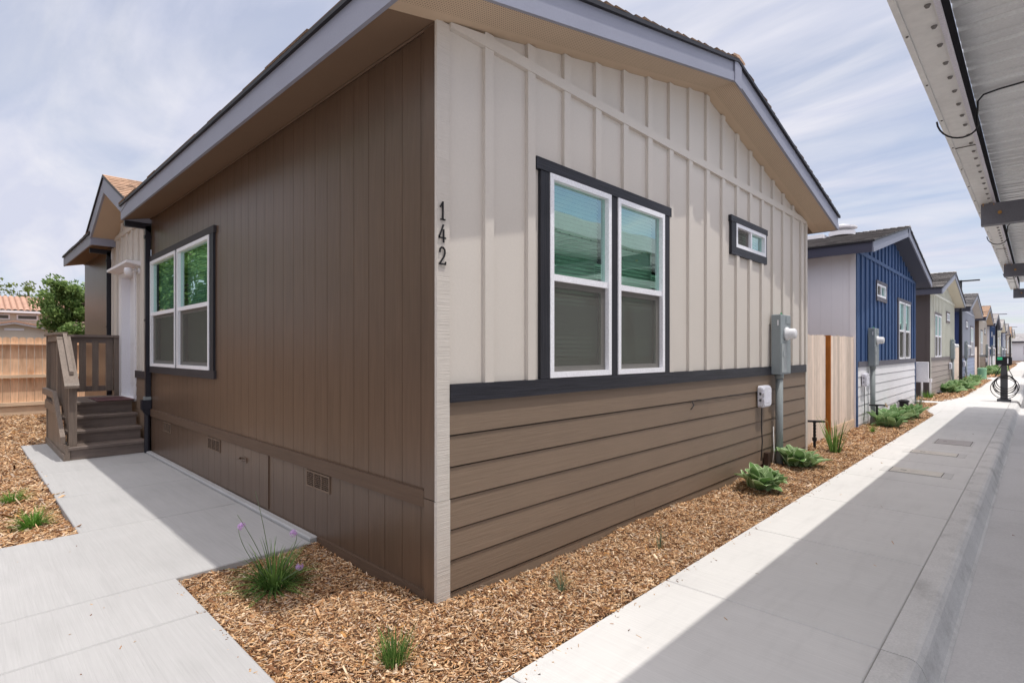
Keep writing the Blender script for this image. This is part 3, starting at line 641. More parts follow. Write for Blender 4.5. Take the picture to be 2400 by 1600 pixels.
# perforated rake soffit of the nearest house
def perforate(m, x0=.10, x1=.28):
    t = m.node_tree; b = [n for n in t.nodes if n.type == 'BSDF_PRINCIPLED'][0]; old = b.inputs['Base Color'].links[0].from_socket
    c = N(t, 'ShaderNodeTexCoord'); sx = N(t, 'ShaderNodeSeparateXYZ'); t.links.new(c.outputs['Object'], sx.inputs[0])
    def saw(o, k):
        a = N(t, 'ShaderNodeMath', operation='MULTIPLY'); a.inputs[1].default_value = k; t.links.new(o, a.inputs[0])
        f = N(t, 'ShaderNodeMath', operation='FRACT'); t.links.new(a.outputs[0], f.inputs[0])
        s = N(t, 'ShaderNodeMath', operation='SUBTRACT'); t.links.new(f.outputs[0], s.inputs[0]); s.inputs[1].default_value = .5
        q = N(t, 'ShaderNodeMath', operation='MULTIPLY'); t.links.new(s.outputs[0], q.inputs[0]); t.links.new(s.outputs[0], q.inputs[1]); return q.outputs[0]
    a = saw(sx.outputs[0], 55); b2 = saw(sx.outputs[1], 55); ad = N(t, 'ShaderNodeMath', operation='ADD'); t.links.new(a, ad.inputs[0]); t.links.new(b2, ad.inputs[1])
    ls = N(t, 'ShaderNodeMath', operation='LESS_THAN'); ls.inputs[1].default_value = .045; t.links.new(ad.outputs[0], ls.inputs[0])
    g1 = N(t, 'ShaderNodeMath', operation='GREATER_THAN'); g1.inputs[1].default_value = x0; t.links.new(sx.outputs[0], g1.inputs[0])
    m1 = N(t, 'ShaderNodeMath', operation='MULTIPLY'); t.links.new(ls.outputs[0], m1.inputs[0]); t.links.new(g1.outputs[0], m1.inputs[1])
    m2 = N(t, 'ShaderNodeMath', operation='MULTIPLY'); m2.inputs[1].default_value = .75; t.links.new(m1.outputs[0], m2.inputs[0])
    mx = N(t, 'ShaderNodeMixRGB'); t.links.new(m2.outputs[0], mx.inputs[0]); t.links.new(old, mx.inputs[1]); mx.inputs[2].default_value = (.05, .03, .02, 1)
    t.links.new(mx.outputs[0], b.inputs['Base Color'])
perforate(HM['tan']['soffit'])
M_stick = mat('window_sticker', (.75, .8, .75), .6)

HOUSES = []
Y0 = [0, 10.42, 20.75, 31.3, 41.9, 52.2, 62.7, 73.1, 83.5, 94]
KEY = ['tan', 'blue', 'cream', 'grey', 'tan2', 'blue', 'cream', 'grey', 'tan2', 'cream']
LAB = ['nearest house, brown grooved side wall, beige batten gable over brown lap siding, numbered 142',
       'blue batten house with pale lap base, right behind the nearest pale cedar fence',
       'cream batten house with taupe lap base, third along the row after the big blue one',
       'grey blue batten house with navy side wall, fourth along the row by the first street lamp'[:0]+'grey blue batten house with navy side wall, fourth along the row, behind a lamp',
       'tan house with tan shingle roof and brown side wall, fifth along the row',
       'smaller blue house with dark soffit, sixth along the row behind the tan roofed one',
       'cream house just past the second street lamp, seventh along the row',
       'grey blue house, eighth along the row and only a sliver',
       'far tan house, ninth along the row with a tan soffit',
       'farthest cream house at the end of the row']
for i in range(10):
    H = make_house(i, Y0[i], HM[KEY[i]], i % 2 == 1, LAB[i], gapcut=(-9.4, -6.86) if i == 0 else None, length=12.9)
    HOUSES.append(H)
H1 = HOUSES[0]
tan = HM['tan']
MS = lambda u, z, o: (u, -o, z)
for wo in [c for c in H1.children if c.name.startswith('window') and not c.name.startswith('window_')][:1]:
    for (a, z) in ((1.62, 2.15), (2.52, 2.15)):
        q = MB(); q.box(-.013, -.012, a, a+.10, z, z+.12); st_ = q.build('sticker', M_stick, wo)
        q = MB(); [q.box(-.0118, -.0114, a+.01, a+.09, z+.015+.018*i, z+.022+.018*i) for i in range(5)]; q.build('sticker_print', M_black, wo)
# --- house 1 : left window
wt = MB(); mbox(wt, MS, -6.83, -3.96, 2.872, 2.955, 0, .030); wL = wt.build('window', M_trimx, H1); wt = MB(); mbox(wt, MS, -6.83, -3.96, 1.245, 1.338, 0, .030); wt.build('sill', M_trimx, wL)
for (p, q, o) in ((-6.83, -6.795, .026), (-5.48, -5.405, .024), (-4.12, -3.99, .026)):
    wu = MB(); mbox(wu, MS, p, q, 1.338, 2.872, 0, o); wu.build('casing', M_trimv, wL)
sash_unit(wL, MS, -6.79, -5.48, 1.34, 2.872); sash_unit(wL, MS, -5.405, -4.12, 1.34, 2.872)
# --- house 1 : door bay under the small cross gable
bay = MB(); APX = -8.13; CS = .42
def zc(u): return 4.09-CS*abs(u-APX)+.02
strips_wall(bay, MS, -9.75, -6.93, 1.14, lambda u: min(zc(u), 4.2), [(-8.80, -7.88, .775, 2.82)], [APX])
for ub in (-9.70, -9.30, -8.90, -8.49, -8.09, -7.68, -7.30, -7.06):
    z0 = 1.25 if (ub < -9.1 or ub > -7.7) else 2.95
    mbox(bay, MS, ub, ub+.07, z0, min(zc(ub), zc(ub+.07)), 0, .026)
mbox(bay, MS, -9.72, -6.95, 3.545, 3.615, 0, .034)
bay.build('door_bay_wall', tan['gable'], H1)
lb = MB()
for (u0, u1) in ((-7.78, -6.93), (-9.75, -9.02)):
    for a, b in zip([-.1, .088, .279, .466, .657, .850, 1.0], [.088, .279, .466, .657, .850, 1.0, 1.15]):
        vs = [(u0, -.0115, a), (u1, -.0115, a), (u1, -.005, b+.01), (u0, -.005, b+.01), (u0, 0, a), (u1, 0, a), (u1, 0, b+.01), (u0, 0, b+.01)]
        lb.mesh(vs, [(0, 1, 2, 3), (4, 5, 1, 0), (0, 3, 7, 4), (1, 5, 6, 2)], random.uniform(.97, 1.03))
lb.poly([(-9.1, 0, -.1), (-7.7, 0, -.1), (-7.7, 0, .775), (-9.1, 0, .775)])
lb.build('lap_siding', mat('bay_lap', (.20, .14, .10), .6, .05, 1.6, grain='x', gscale=55, bump=.8), H1)
bb = MB(); mbox(bb, MS, -7.78, -6.93, 1.14, 1.25, 0, .030); bb.build('belt_trim', M_trimx, H1); bb = MB(); mbox(bb, MS, -9.75, -9.02, 1.14, 1.25, 0, .030); bb.build('belt_trim', M_trimx, H1)
dr = MB(); dr.box(-8.80, -7.88, .09, .13, .775, 2.82)
for (z0, z1) in ((1.0, 1.55), (1.7, 2.65)):
    for (a, b) in ((-8.68, -8.40), (-8.28, -8.0)): dr.box(a, b, .078, .092, z0, z1)
door = dr.build('door', M_white, H1)
fr = MB(); mbox(fr, MS, -9.02, -8.80, .775, 2.90, -.13, .028); mbox(fr, MS, -7.88, -7.78, .775, 2.90, -.13, .028); mbox(fr, MS, -8.80, -7.88, 2.82, 2.90, -.13, .028); mbox(fr, MS, -8.85, -7.8, .755, .79, -.1, .05)
fr.build('door_frame', M_white, door)
hd = MB(); hd.prism([(-.0, 2.90), (-.15, 2.935), (-.19, 2.935), (-.19, 2.975), (0, 2.975)], 'x', -9.10, -7.52); hd.build('door_hood', M_white, door)
kn = MB(); kn.lathe((-7.97, .05, 1.72), [(.028, .04), (.028, .03), (.012, .02), (.012, -.02), (.03, -.025), (.03, -.05), (.01, -.06)], 12, 'y'); kn.build('door_knob', M_galv, door)
pl = MB(); pl.lathe((-7.60, -.02, 2.82), [(.05, .02), (.05, 0)], 14, 'y'); pl.tube([(-7.60, -.02, 2.82), (-7.60, -.13, 2.84), (-7.60, -.15, 2.86)], .012, 6)
pl.lathe((-7.60, -.15, 2.74), [(.02, .0), (.052, .01), (.058, .07), (.05, .115), (.02, .125)], 14); pl.build('porch_light', M_white, H1, smooth=True)
# small cross gable roof
cg = MB()
for s in (-1, 1):
    ua = APX+s*1.66; za = 4.36-CS*1.66
    for k in range(12):
        t0, t1 = k/12, (k+1)/12; u0 = ua+(APX-ua)*t0; u1 = ua+(APX-ua)*t1; z0 = za+(4.38-za)*t0; z1 = za+(4.38-za)*t1
        yb = 0.2+(2.75)*t1
        for q in range(5):
            a = -OV-.045+(yb+OV+.045)*q/5; b = -OV-.045+(yb+OV+.045)*(q+1)/5; tt = random.uniform(.82, 1.18)
            vs = [(u0, a, z0), (u0, b, z0), (u1, b, z1), (u1, a, z1), (u0, a, z0+.018), (u0, b, z0+.018), (u1, b, z1+.004), (u1, a, z1+.004)]
            cg.mesh(vs, [(4, 5, 6, 7), (0, 1, 5, 4), (2, 3, 7, 6), (3, 0, 4, 7), (3, 2, 1, 0)], tt)
cross = cg.build('cross_gable_roof', tan['roof'], H1)
cf = MB()
for s in (-1, 1):
    ua = APX+s*1.30; zl = 4.095-CS*1.30
    cf.prism([(ua, zl), (APX, 4.095), (APX, 4.35), (APX+s*1.66, 4.35-CS*1.66), (APX+s*1.66, 4.35-CS*1.66-.05)], 'y', -OV-.030, -OV)
cf.build('rake_fascia', tan['fascia'], cross)
cs = MB()
for s in (-1, 1):
    ua = APX+s*1.30; zl = 4.10-CS*1.30; cs.poly([(ua, -OV, zl), (APX, -OV, 4.10), (APX, 0, 4.10), (ua, 0, zl)])
cs.build('rake_soffit', M_tan, cross)
cd = MB()
for s in (-1, 1): cd.prism([(APX+s*1.69, 4.355-CS*1.69-.02), (APX, 4.335), (APX, 4.372), (APX+s*1.69, 4.372-CS*1.69)], 'y', -OV-.05, -OV-.0302)
cd.build('drip_edge', M_drip, cross)
# skirt vents and the access panel
def vent(u0, u1, z0, z1):
    f = MB(); frame_ring(f, MS, u0, u1, z0, z1, .014, 0, .009)
    n = 3; w = (u1-u0-.028)/n
    for k in range(n):
        a = u0+.014+k*w
        if k: mbox(f, MS, a-.007, a+.007, z0+.01, z1-.01, 0, .008)
        z = z0+.02
        while z < z1-.02:
            f.poly([MS(a+.008, z, .001), MS(a+w-.008, z, .001), MS(a+w-.008, z+.008, .012), MS(a+.008, z+.008, .012)]); f.poly([MS(a+.008, z+.008, .012), MS(a+w-.008, z+.008, .012), MS(a+w-.008, z+.010, .001), MS(a+.008, z+.010, .001)]); z += .0155
    v = f.build('skirt_vent', mat('vent_taupe', (.175, .12, .085), .5, .05), H1)
    b = MB(); b.poly([MS(u0+.01, z0+.01, .0012), MS(u1-.01, z0+.01, .0012), MS(u1-.01, z1-.01, .0012), MS(u0+.01, z1-.01, .0012)]); b.build('vent_mesh', mat('vent_shade', (.07, .05, .04), .8), v)
for a in ((-1.729, -1.329, .452, .587), (-4.245, -3.83, .442, .58), (-6.157, -5.78, .446, .582)): vent(*a)
ap = MB()
for q in range(6): mbox(ap, MS, -3.75+q*.2083+.002, -3.75+(q+1)*.2083-.002, .10, .594, .001, .010)
mbox(ap, MS, -3.75, -2.50, .101, .593, .0005, .0075)
ap_ = ap.build('access_panel', tan['side'], H1)
ah = MB(); ah.tube([(-3.20, -.01, .475), (-3.17, -.04, .472), (-3.06, -.04, .472), (-3.03, -.01, .475)], .009, 6); mbox(ah, MS, -3.09, -3.02, .45, .50, .008, .018); ah.build('handle', tan['side'], ap_)
# downspouts
def downspout(x, boot):
    d = MB(); x0 = x
    d.box(x0-.07, x0+.0, -.078, -.012, (.80 if boot else .1), 3.40); d.prism([(-.33, 3.44), (-.33, 3.36), (-.078, 3.36), (-.012, 3.30), (-.012, 3.44)], 'x', x0-.07, x0)
    d.box(x0-.078, x0+.006, -.088, -.008, 3.22, 3.27); d.box(x0-.076, x0+.005, -.084, -.009, 2.0, 2.03)
    p = d.build('downspout', M_gutter, H1)
    if boot:
        q = MB(); q.box(x0-.095, x0+.02, -.125, -.008, .70, .84); q.prism([(-.12, .70), (-.008, .70), (-.015, .62), (-.075, .62)], 'x', x0-.085, x0+.01); q.lathe((x0-.037, -.05, 0), [(.038, .05), (.038, .64)], 12)
        q.build('drain_boot', M_gutter, p); q = MB(); q.box(x0-.075, x0+.01, -.095, -.01, .84, .885); q.build('adapter', M_pvc, p)
downspout(-6.83, True); downspout(-9.80, False)
# house number digits
DG = {'1': [[(-.28, .72), (.05, 1), (.05, 0)], [(-.22, .0), (.32, .0)]], '4': [[(.12, 1), (-.45, .30), (-.45, .24), (.42, .24)], [(.16, .72), (.16, .0)]],
      '2': [[(-.38, .72), (-.33, .88), (-.15, .99), (.08, .99), (.30, .86), (.33, .66), (.2, .46), (-.42, .02), (.38, .02), (.42, .14)]]}
for ch, zb_, hh in (('1', 2.340, .104), ('4', 2.206, .102), ('2', 2.072, .102)):
    d = MB()
    for st in DG[ch]:
        for (a, b), (c, e) in zip(st, st[1:]):
            p0 = Vector((0, a*.055, b*hh)); p1 = Vector((0, c*.055, e*hh)); dd = (p1-p0).normalized(); nn = Vector((0, -dd.z, dd.y))*.0045; p0 = p0-dd*.003; p1 = p1+dd*.003
            q = [p0-nn, p1-nn, p1+nn, p0+nn]; off = Vector((.026, .018, zb_)); vs = [v+off for v in q]+[v+off+Vector((.006, 0, 0)) for v in q]
            d.mesh(vs, [(3, 2, 1, 0), (4, 5, 6, 7), (0, 1, 5, 4), (1, 2, 6, 5), (2, 3, 7, 6), (3, 0, 4, 7)])
    d.build('number_digit', M_black, H1)
# cable and hook on the lap siding
hk = MB(); hk.tube([(.02, 3.29, 1.035), (.045, 3.28, 1.00), (.05, 3.24, .98), (.04, 3.22, .96)], .005, 6); hk.build('cable_hook', M_black, H1)
ca = MB(); pts = [(.019+.002*math.sin(k*2.1), 3.3+k*.12, 1.040+.003*math.sin(k*1.7)) for k in range(16)]; ca.tube(pts, .0035, 5); ca.build('cable', M_black, H1)
# roof vent on the blue house
rv = MB(); rv.lathe((-1.0, 3.35, 4.50), [(.30, .0), (.30, .10), (.12, .13), (.12, .17), (.34, .18), (.34, .22), (.05, .30)], 16); rv.box(-1.95, -1.35, 3.0, 3.5, 4.46, 4.56)
rv.build('roof_vent', M_white, HOUSES[1])
# ------------------------------------------------------------------ meters, cable boxes, hose taps
def meter(k):
    u = 5.58 if k % 2 == 0 else WID-5.98-.30
    T = thing('electric_meter', METL[k], 'electric meter', (0.032, Y0[k]+u, 0), 'electric meters on the house fronts')
    c = MB(); c.box(0, .115, 0, .40, 1.25, 2.045, bev=.008); c.box(.1155, .122, .205, .385, 1.27, 1.60); c.box(.1155, .121, .205, .385, 1.93, 2.03); c.build('cabinet', M_metergrey, T)
    cv = MB(); cv.box(.1155, .128, .015, .195, 1.275, 1.66); cv.box(.128, .136, .05, .12, 1.49, 1.56); cv.build('cover_plate', mat('meter_cover', (.34, .37, .38), .45, .04), T)
    d = MB(); d.lathe((.116, .20, 1.79), [(.088, 0), (.092, .02), (.085, .035), (.072, .04), (.070, .115), (.055, .13), (.02, .135)], 20, 'x'); d.build('meter_dial', mat('meter_white', (.72, .72, .74), .3, .03), T, smooth=True)
    sk_ = MB(); sk_.box(.075, .09, -.002, -.0005, 1.90, 1.97); sk_.build('sticker', M_white, T)
    sk_ = MB(); sk_.box(.04, .075, .14, .24, 2.0455, 2.055); sk_.box(.05, .06, .2, .22, 2.055, 2.08); sk_.build('bond_tag', mat('tag_green', (.03, .35, .12), .5), T)
    for q in ((.02, 1.28), (.38, 1.28), (.02, 2.02), (.38, 2.02)):
        pass
    st = MB(); st.lathe((.205, .185, 1.765), [(.02, 0), (.02, .012), (.01, .02)], 8, 'x'); st.build('meter_lock', M_black, T)
    p = MB(); p.tube([(.058, .125, -.1), (.058, .125, 1.25)], .047, 16); p.tube([(.058, .125, 1.19), (.058, .125, 1.252)], .056, 16); p.build('conduit', M_pvc, T, smooth=True)
    w = MB(); w.tube([(.02, .02, .55), (.04, -.04, .42), (.06, -.08, .25), (.04, -.06, .12), (.02, -.02, .06)], .006, 6); w.build('ground_wire', M_galv, T)
    return T
METL = ['grey electric meter cabinet on a fat conduit, on the nearest house beside its small window',
        'grey electric meter cabinet against blue battens, on the big blue house', 'electric meter on the cream batten house beside the pale fence',
        'electric meter on the first grey blue house behind the first street lamp', 'electric meter on the tan fifth house with the green pedestal before it',
        'electric meter on the small blue sixth house', 'electric meter on the seventh house past the second street lamp', 'tiny far electric meter on the eighth house']
for k in range(8): meter(k)
CBL = ['white plastic cable box with diagonal ribs left of the nearest grey meter conduit', 'pale grey cable box on the white laps of the big blue house', 'cable box beside the meter on the cream house', 'white cable box on the blue grey laps of the fourth house', 'white cable box on the tan fifth house']
def cablebox(k):
    u = 5.09 if k % 2 == 0 else WID-5.98-.30-.55
    T = thing('cable_box', CBL[k], 'cable box', (.03, Y0[k]+u, 0), 'cable boxes on the house fronts')
    c = MB(); prof = []
    def rr(y0, y1, z0, z1, r, n=5):
        o = []
        for (cy, cz, a0) in ((y1-r, z0+r, -90), (y1-r, z1-r, 0), (y0+r, z1-r, 90), (y0+r, z0+r, 180)):
            for i in range(n+1): a = R(a0+90*i/n); o.append((cy+r*math.cos(a), cz+r*math.sin(a)))
        return o
    c.prism(rr(.0, .30, .84, 1.115, .035), 'x', 0, .045); c.prism(rr(.006, .294, .846, 1.109, .04), 'x', .045, .062); c.prism(rr(.02, .28, .86, 1.095, .04), 'x', .062, .074)
    for i in range(5): c.tube([(.076, .08+.028*i, .90), (.076, .14+.028*i, 1.05)], .004, 5)
    c.build('housing', mat('box_white', (.66, .66, .72), .45, .03), T)
    l = MB(); l.box(.02, .08, .0, .02, 1.0, 1.03); l.box(.02, .08, .0, .02, .92, .95); l.build('latch', MATS['box_white'], T)
    w = MB(); w.tube([(.03, .06, .85), (.028, .055, .6), (.034, .065, .4), (.02, .06, .16)], .007, 6); w.build('cable', M_black, T)
for k in range(5): cablebox(k)
jb = MB(); jb.box(.03, .085, 5.30, 5.40, .05, .24); tag(jb.build('junction_box', mat('brown_box', (.05, .03, .022), .5, .1)), 'small dark brown junction box low on the wall beside the nearest conduit', 'junction box')
def hosetap(x, y, lab, h=.46):
    T = thing('hose_tap', lab, 'hose tap', (x, y, 0), 'black standpipe taps in the mulch')
    r = MB(); r.tube([(0, 0, -.05), (0, 0, h)], .020, 8); r.tube([(0, 0, .15), (0, 0, .20)], .034, 8); r.tube([(0, 0, h-.03), (0, 0, h+.01)], .028, 8)
    for k in range(8): r.tube([(0, 0, .03+.05*k), (0.004, 0.003, .05+.05*k)], .024, 7)
    r.build('riser', M_black, T)
    b = MB(); b.tube([(-.11, -.12, h), (.12, .09, h-.008)], .017, 8); b.build('crossbar', M_black, T)
    f = MB(); f.tube([(.12, .09, h-.008), (.15, .115, h-.01), (.155, .12, h-.045)], .013, 8); f.tube([(.135, .10, h), (.135, .10, h+.03)], .006, 6); f.tube([(.115, .10, h+.03), (.155, .10, h+.03)], .006, 6); f.build('spigot', M_brass, T)
hosetap(.06, 7.42, 'black standpipe tap before the pale cedar gate, nearest one')
hosetap(.22, 11.15, 'black standpipe tap before the big blue house, by its meter conduit')
hosetap(.20, 28.6, 'black standpipe tap past the cream house, by the first street lamp')
# ------------------------------------------------------------------ fences
def picket_run(mb, M, u0, u1, z0, z1, w=.14, gap=.004, th=.016, dog=False, o=0):
    u = u0
    while u < u1-.03:
        v = min(u+w, u1); dz = random.uniform(-.012, .012) if not dog else random.uniform(-.006, .006); tt = random.uniform(.80, 1.15); q = random.uniform(0, .003)
        if dog:
            n = 6; pts = [(u, z0)]+[(v, z0)]; r = (v-u)/2
            for i in range(n+1): a = math.pi*i/n; pts.append((u+r+r*math.cos(a)*.98, z1-.05+dz+.05*math.sin(a)))
            k = len(pts); vs = [M(a, b, o+q) for a, b in pts]+[M(a, b, o+q+th) for a, b in pts]
            mb.mesh(vs, [tuple(range(k-1, -1, -1)), tuple(range(k, 2*k))]+[(i, (i+1) % k, k+(i+1) % k, k+i) for i in range(k)], tt)
        else: mbox(mb, M, u, v, z0, z1+dz, o+q, o+q+th, tt)
        u = v+gap
MF = lambda xx: (lambda u, z, o: (xx+o, u, z))
gt = thing('cedar_gate', 'pale cedar gate right beside the nearest house corner, left of the orange post', 'gate', (-.10, 7.24, 0))
m_ = MB(); picket_run(m_, lambda u, z, o: (o, u, z), .0, 1.36, -.0, 1.83); m_.build('picket_panel', M_cedarl, gt)
m_ = MB(); m_.box(-.045, -.001, .0, 1.36, .35, .44); m_.box(-.045, -.001, .0, 1.36, 1.5, 1.59); m_.build('rail', M_cedarh, gt)
fp = thing('cedar_fence', 'pale cedar fence panel with a kickboard, between the gate and the big blue house', 'fence', (-.08, 8.66, 0))
m_ = MB(); picket_run(m_, lambda u, z, o: (o, u, z), .09, 1.74, .22, 1.84, o=.03); m_.build('picket_panel', M_cedarl, fp)
m_ = MB(); m_.box(-.05, .05, .03, .088, -.1, 1.84); m_.build('post', M_orange, fp, label='orange post edge, lit glow painted in')
m_ = MB(); m_.box(.02, .06, .09, 1.75, -.1, .215); m_.build('kickboard', M_cedarh, fp)
for k, (a, b) in enumerate(((28.05, 31.25), (38.6, 41.8), (49.2, 52.1), (59.5, 62.6))):
    m_ = MB(); picket_run(m_, lambda u, z, o: (-.1+o, u, z), a, b, -.05, 1.84, w=.3); f = m_.build('cedar_fence', M_cedarl)
    tag(f, ['pinkish cedar fence between the cream house and the grey blue house', 'cedar fence between the fourth house and the tan fifth house', 'cedar fence strip between the fifth and sixth houses', 'cedar fence strip between the sixth and seventh houses'][k], 'fence', 'cedar fences between the houses')
XF = -14.84
rf = thing('cedar_fence', 'long orange brown cedar fence behind the porch, rails facing the yard', 'fence', (XF, 0, 0))
m_ = MB(); picket_run(m_, lambda u, z, o: (-.02+o, u, z), -9.0, 9.0, .15, 1.90, w=.137, gap=.006, dog=True, o=-.02); m_.build('picket_panel', M_cedar, rf)
for z0, z1 in ((1.715, 1.735), (.925, 1.00), (.26, .345)):
    m_ = MB(); m_.box(-.02, .07, -9, 9, z0, z1); m_.build('rail', M_cedarh, rf)
m_ = MB(); m_.box(-.015, .03, -9, 9, .0, .24); m_.build('kickboard', M_cedarh, rf)
# ------------------------------------------------------------------ porch steps
PS = thing('porch_steps', 'dark brown wooden porch with four steps, landing and handrail before the white door', 'porch steps', (0, 0, 0))
XS = [-6.92, -7.24, -7.53, -7.83]; ZT = [.24, .42, .60, .785]
for k in range(4):
    r = MB(); r.box(XS[k]-.02, XS[k], -.93, -.06, (ZT[k-1] if k else .06), ZT[k]-.038); r.build('riser', M_chwy, PS)
    t_ = MB()
    if k < 3: t_.box(XS[k+1]-.0, XS[k]+.03, -.955, -.045, ZT[k]-.037, ZT[k], bev=.004)
    else:
        x = XS[3]+.03
        while x > -9.1: t_.box(max(x-.138, -9.12), x, -1.0, -.03, ZT[k]-.037, ZT[k], bev=.003); x -= .143
    t_.build('tread' if k < 3 else 'landing', M_chwy, PS)
sk = MB(); x = -9.08
while x < -6.94: 
    top = min(.75, .24+(-6.92-x-.10)*.60); sk.box(x, min(x+.178, -6.93), -.985, -.965, .06, max(top, .12), random.uniform(.92, 1.08)); x += .183
sk.build('skirt_board', M_chw, PS)
sb = MB(); sb.box(-9.1, -6.90, -1.005, -.986, .058, .15); sb.box(-6.94, -6.90, -.985, -.935, .06, .26); sb.box(-9.1, -7.72, -1.012, -.987, .64, .765); sb.build('stringer', M_chwx, PS)
def post(x, y, z0, z1, w=.089, nm='post'):
    p = MB(); p.box(x-w/2, x+w/2, y-w/2, y+w/2, z0, z1); p.build(nm, M_chw, PS)
post(-6.985, -.90, .24, 1.075); post(-9.05, -.95, .06, 1.80); post(-9.05, -.055, .78, 1.80); post(-7.70, -.95, .78, 1.74)
# level rails and sloping rail on the outer side
def slope(y0, y1, pts, h, m=M_chwx, nm='rail'):
    r = MB(); top = pts; bot = [(a, b-h) for a, b in pts[::-1]]; r.prism(top+bot, 'y', y0, y1); r.build(nm, m, PS)
slope(-1.045, -.99, [(-9.1, .965), (-7.74, .965), (-6.86, .40)], .095, nm='lower_rail')
slope(-.985, -.955, [(-9.1, 1.80), (-7.72, 1.80)], .09, nm='upper_rail')
slope(-1.0, -.84, [(-7.72, 1.78), (-6.88, 1.12), (-6.85, 1.085)], .035, nm='cap_rail')
slope(-.93, -.885, [(-7.72, 1.84), (-7.0, 1.275)], .045, nm='handrail')
tr_ = MB(); tr_.box(-9.13, -7.70, -1.02, -.87, 1.80, 1.838); tr_.build('cap_rail', M_chwx, PS); tr_ = MB(); tr_.box(-9.13, -8.98, -.868, -.005, 1.80, 1.838); tr_.build('cap_rail', M_chwy, PS)
for k in range(16):
    x = -8.98+k*.128
    if x > -7.02: break
    zt = 1.72 if x < -7.74 else 1.74-(x+7.72)*.785; zb_ = .88 if x < -7.74 else .90-(x+7.74)*.64
    b = MB(); b.box(x-.019, x+.019, -.952, -.915, zb_, zt); b.build('baluster', M_chw, PS)
for (a, b_2) in ((-.72, -.60), (-.575, -.48), (-.398, -.309), (-.211, -.105)):
    b = MB(); b.box(-9.075, -9.05, a, b_2, .875, 1.74); b.build('baluster', M_chw, PS)
bt = MB(); bt.box(-9.095, -9.055, -.91, -.10, 1.70, 1.798); bt.build('upper_rail', M_chwy, PS); bt = MB(); bt.box(-9.095, -9.0755, -.91, -.10, .87, .96); bt.build('lower_rail', M_chwy, PS)
dm = MB(); dm.poly([(-8.59, -.51, .0), (-7.76, -.515, .0), (-7.73, -.035, .0), (-8.57, -.05, .0)])
vs = [(-8.59, -.51), (-7.76, -.515), (-7.73, -.035), (-8.57, -.05)]
dm = MB(); dm.prism(vs, 'z', .787, .797)
for i in range(9): dm.box(-8.5+i*.085, -8.45+i*.085, -.46, -.10, .797, .799, random.choice((.6, 1.3, .9)))
tag(dm.build('doormat', mat('doormat_red', (.13, .065, .07), .95, .3, 14, bump=1, bscale=160, gvar=.4)), 'thin dark reddish doormat on the porch landing by the white door', 'doormat')
# ------------------------------------------------------------------ carports
def carport(y0, y1, x0, beams, label, grp=True):
    T = thing('carport', label, 'carport', (0, 0, 0), 'steel carports over the parking bays' if grp else None)
    x1 = x0+5.6; zf = 3.22
    fa = MB(); yj_ = [y0]
    while yj_[-1]+6.1 < y1: yj_.append(yj_[-1]+6.1)
    yj_.append(y1)
    if x0 < 2.2: yj_ = [y0, -2.3, 3.72, 9.8, 15.6, y1]
    for a, b in zip(yj_, yj_[1:]):
        fa.box(x0, x0+.15, a+.002, b-.002, zf, zf+.004); fa.prism([(x0-.006, zf-.004), (x0, zf-.004), (x0+.10, zf+.27), (x0+.094, zf+.27)], 'y', a+.002, b-.002); fa.box(x0-.006, x0+.022, a+.002, b-.002, zf-.010, zf-.0045)
    fa.build('fascia', M_galv, T)
    pu = MB(); pu.box(x0+.1505, x0+.172, y0, y1, zf-.008, zf+.012); pu.build('purlin_lip', mat('purlin_light', (.62, .60, .66), .45, .05, metal=.4), T)
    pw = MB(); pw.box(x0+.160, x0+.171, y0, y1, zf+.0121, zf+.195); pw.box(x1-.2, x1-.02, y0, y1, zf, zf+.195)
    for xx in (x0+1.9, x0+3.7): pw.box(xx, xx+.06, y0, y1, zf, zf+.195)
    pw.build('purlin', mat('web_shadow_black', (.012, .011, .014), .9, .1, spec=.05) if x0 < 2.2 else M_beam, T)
    dk = MB(); y = y0; zd = zf+.198; prof = []
    P = .3048
    while y < y1:
        prof += [(y, zd), (y+.11, zd), (y+.122, zd+.012), (y+.15, zd+.012), (y+.162, zd), (y+.225, zd), (y+.238, zd+.032), (y+.275, zd+.032), (y+.288, zd)]; y += P
    for (a, za), (b, zb_) in zip(prof, prof[1:]): dk.poly([(x0+.172, a, za), (x0+.172, b, zb_), (x1, b, zb_), (x1, a, za)])
    dk.build('roof_deck', M_deck, T)
    for yb in beams:
        xb = x0+.046; b = MB()
        b.box(xb, x1-.1, yb-.004, yb+.004, 2.99, 3.215); b.box(xb, x1-.1, yb-.06, yb+.06, 2.978, 2.990); b.box(xb, x1-.1, yb-.06, yb+.06, 3.203, 3.2145)
        b.box(xb, x1-.1, yb-.060, yb-.0535, 2.99, 3.203)
        bm = b.build('beam', M_beam, T)
        bo = MB(); bo.tube([(xb+.16, yb-.06, 3.10), (xb+.16, yb-.085, 3.10)], .018, 10); bo.tube([(xb+.16, yb-.0855, 3.10), (xb+.16, yb-.087, 3.10)], .010, 8); 
        for q in (.02, .11): bo.tube([(xb+q, yb-.05, 3.19), (xb+q, yb-.05, 3.235)], .012, 6)
        bo.build('bolt', M_brass, bm)
        cl = MB(); cl.box(x0+3.9, x0+4.1, yb-.1, yb+.1, -.2, 3.0); cl.build('column', M_beam, T)
    return T
CP = carport(-4.3, 17.75, 2.073, (-5.4+4.0, 6.15, 12.0, 17.65) if False else (.3, 6.15, 12.0, 17.65), 'long steel carport roof overhead along the right edge, its edge screws and beams showing')
sc_ = MB()
for i in range(75):
    y = .05+i*.24; sc_.lathe((2.073+.125, y+random.uniform(-.01, .01), 3.2195), [(.002, -.013), (.009, -.012), (.012, -.005), (.015, 0)], 8)
    if i % 3 == 0: sc_.lathe((2.073+.012, y, 3.2095), [(.002, -.007), (.006, -.005), (.007, 0)], 6)
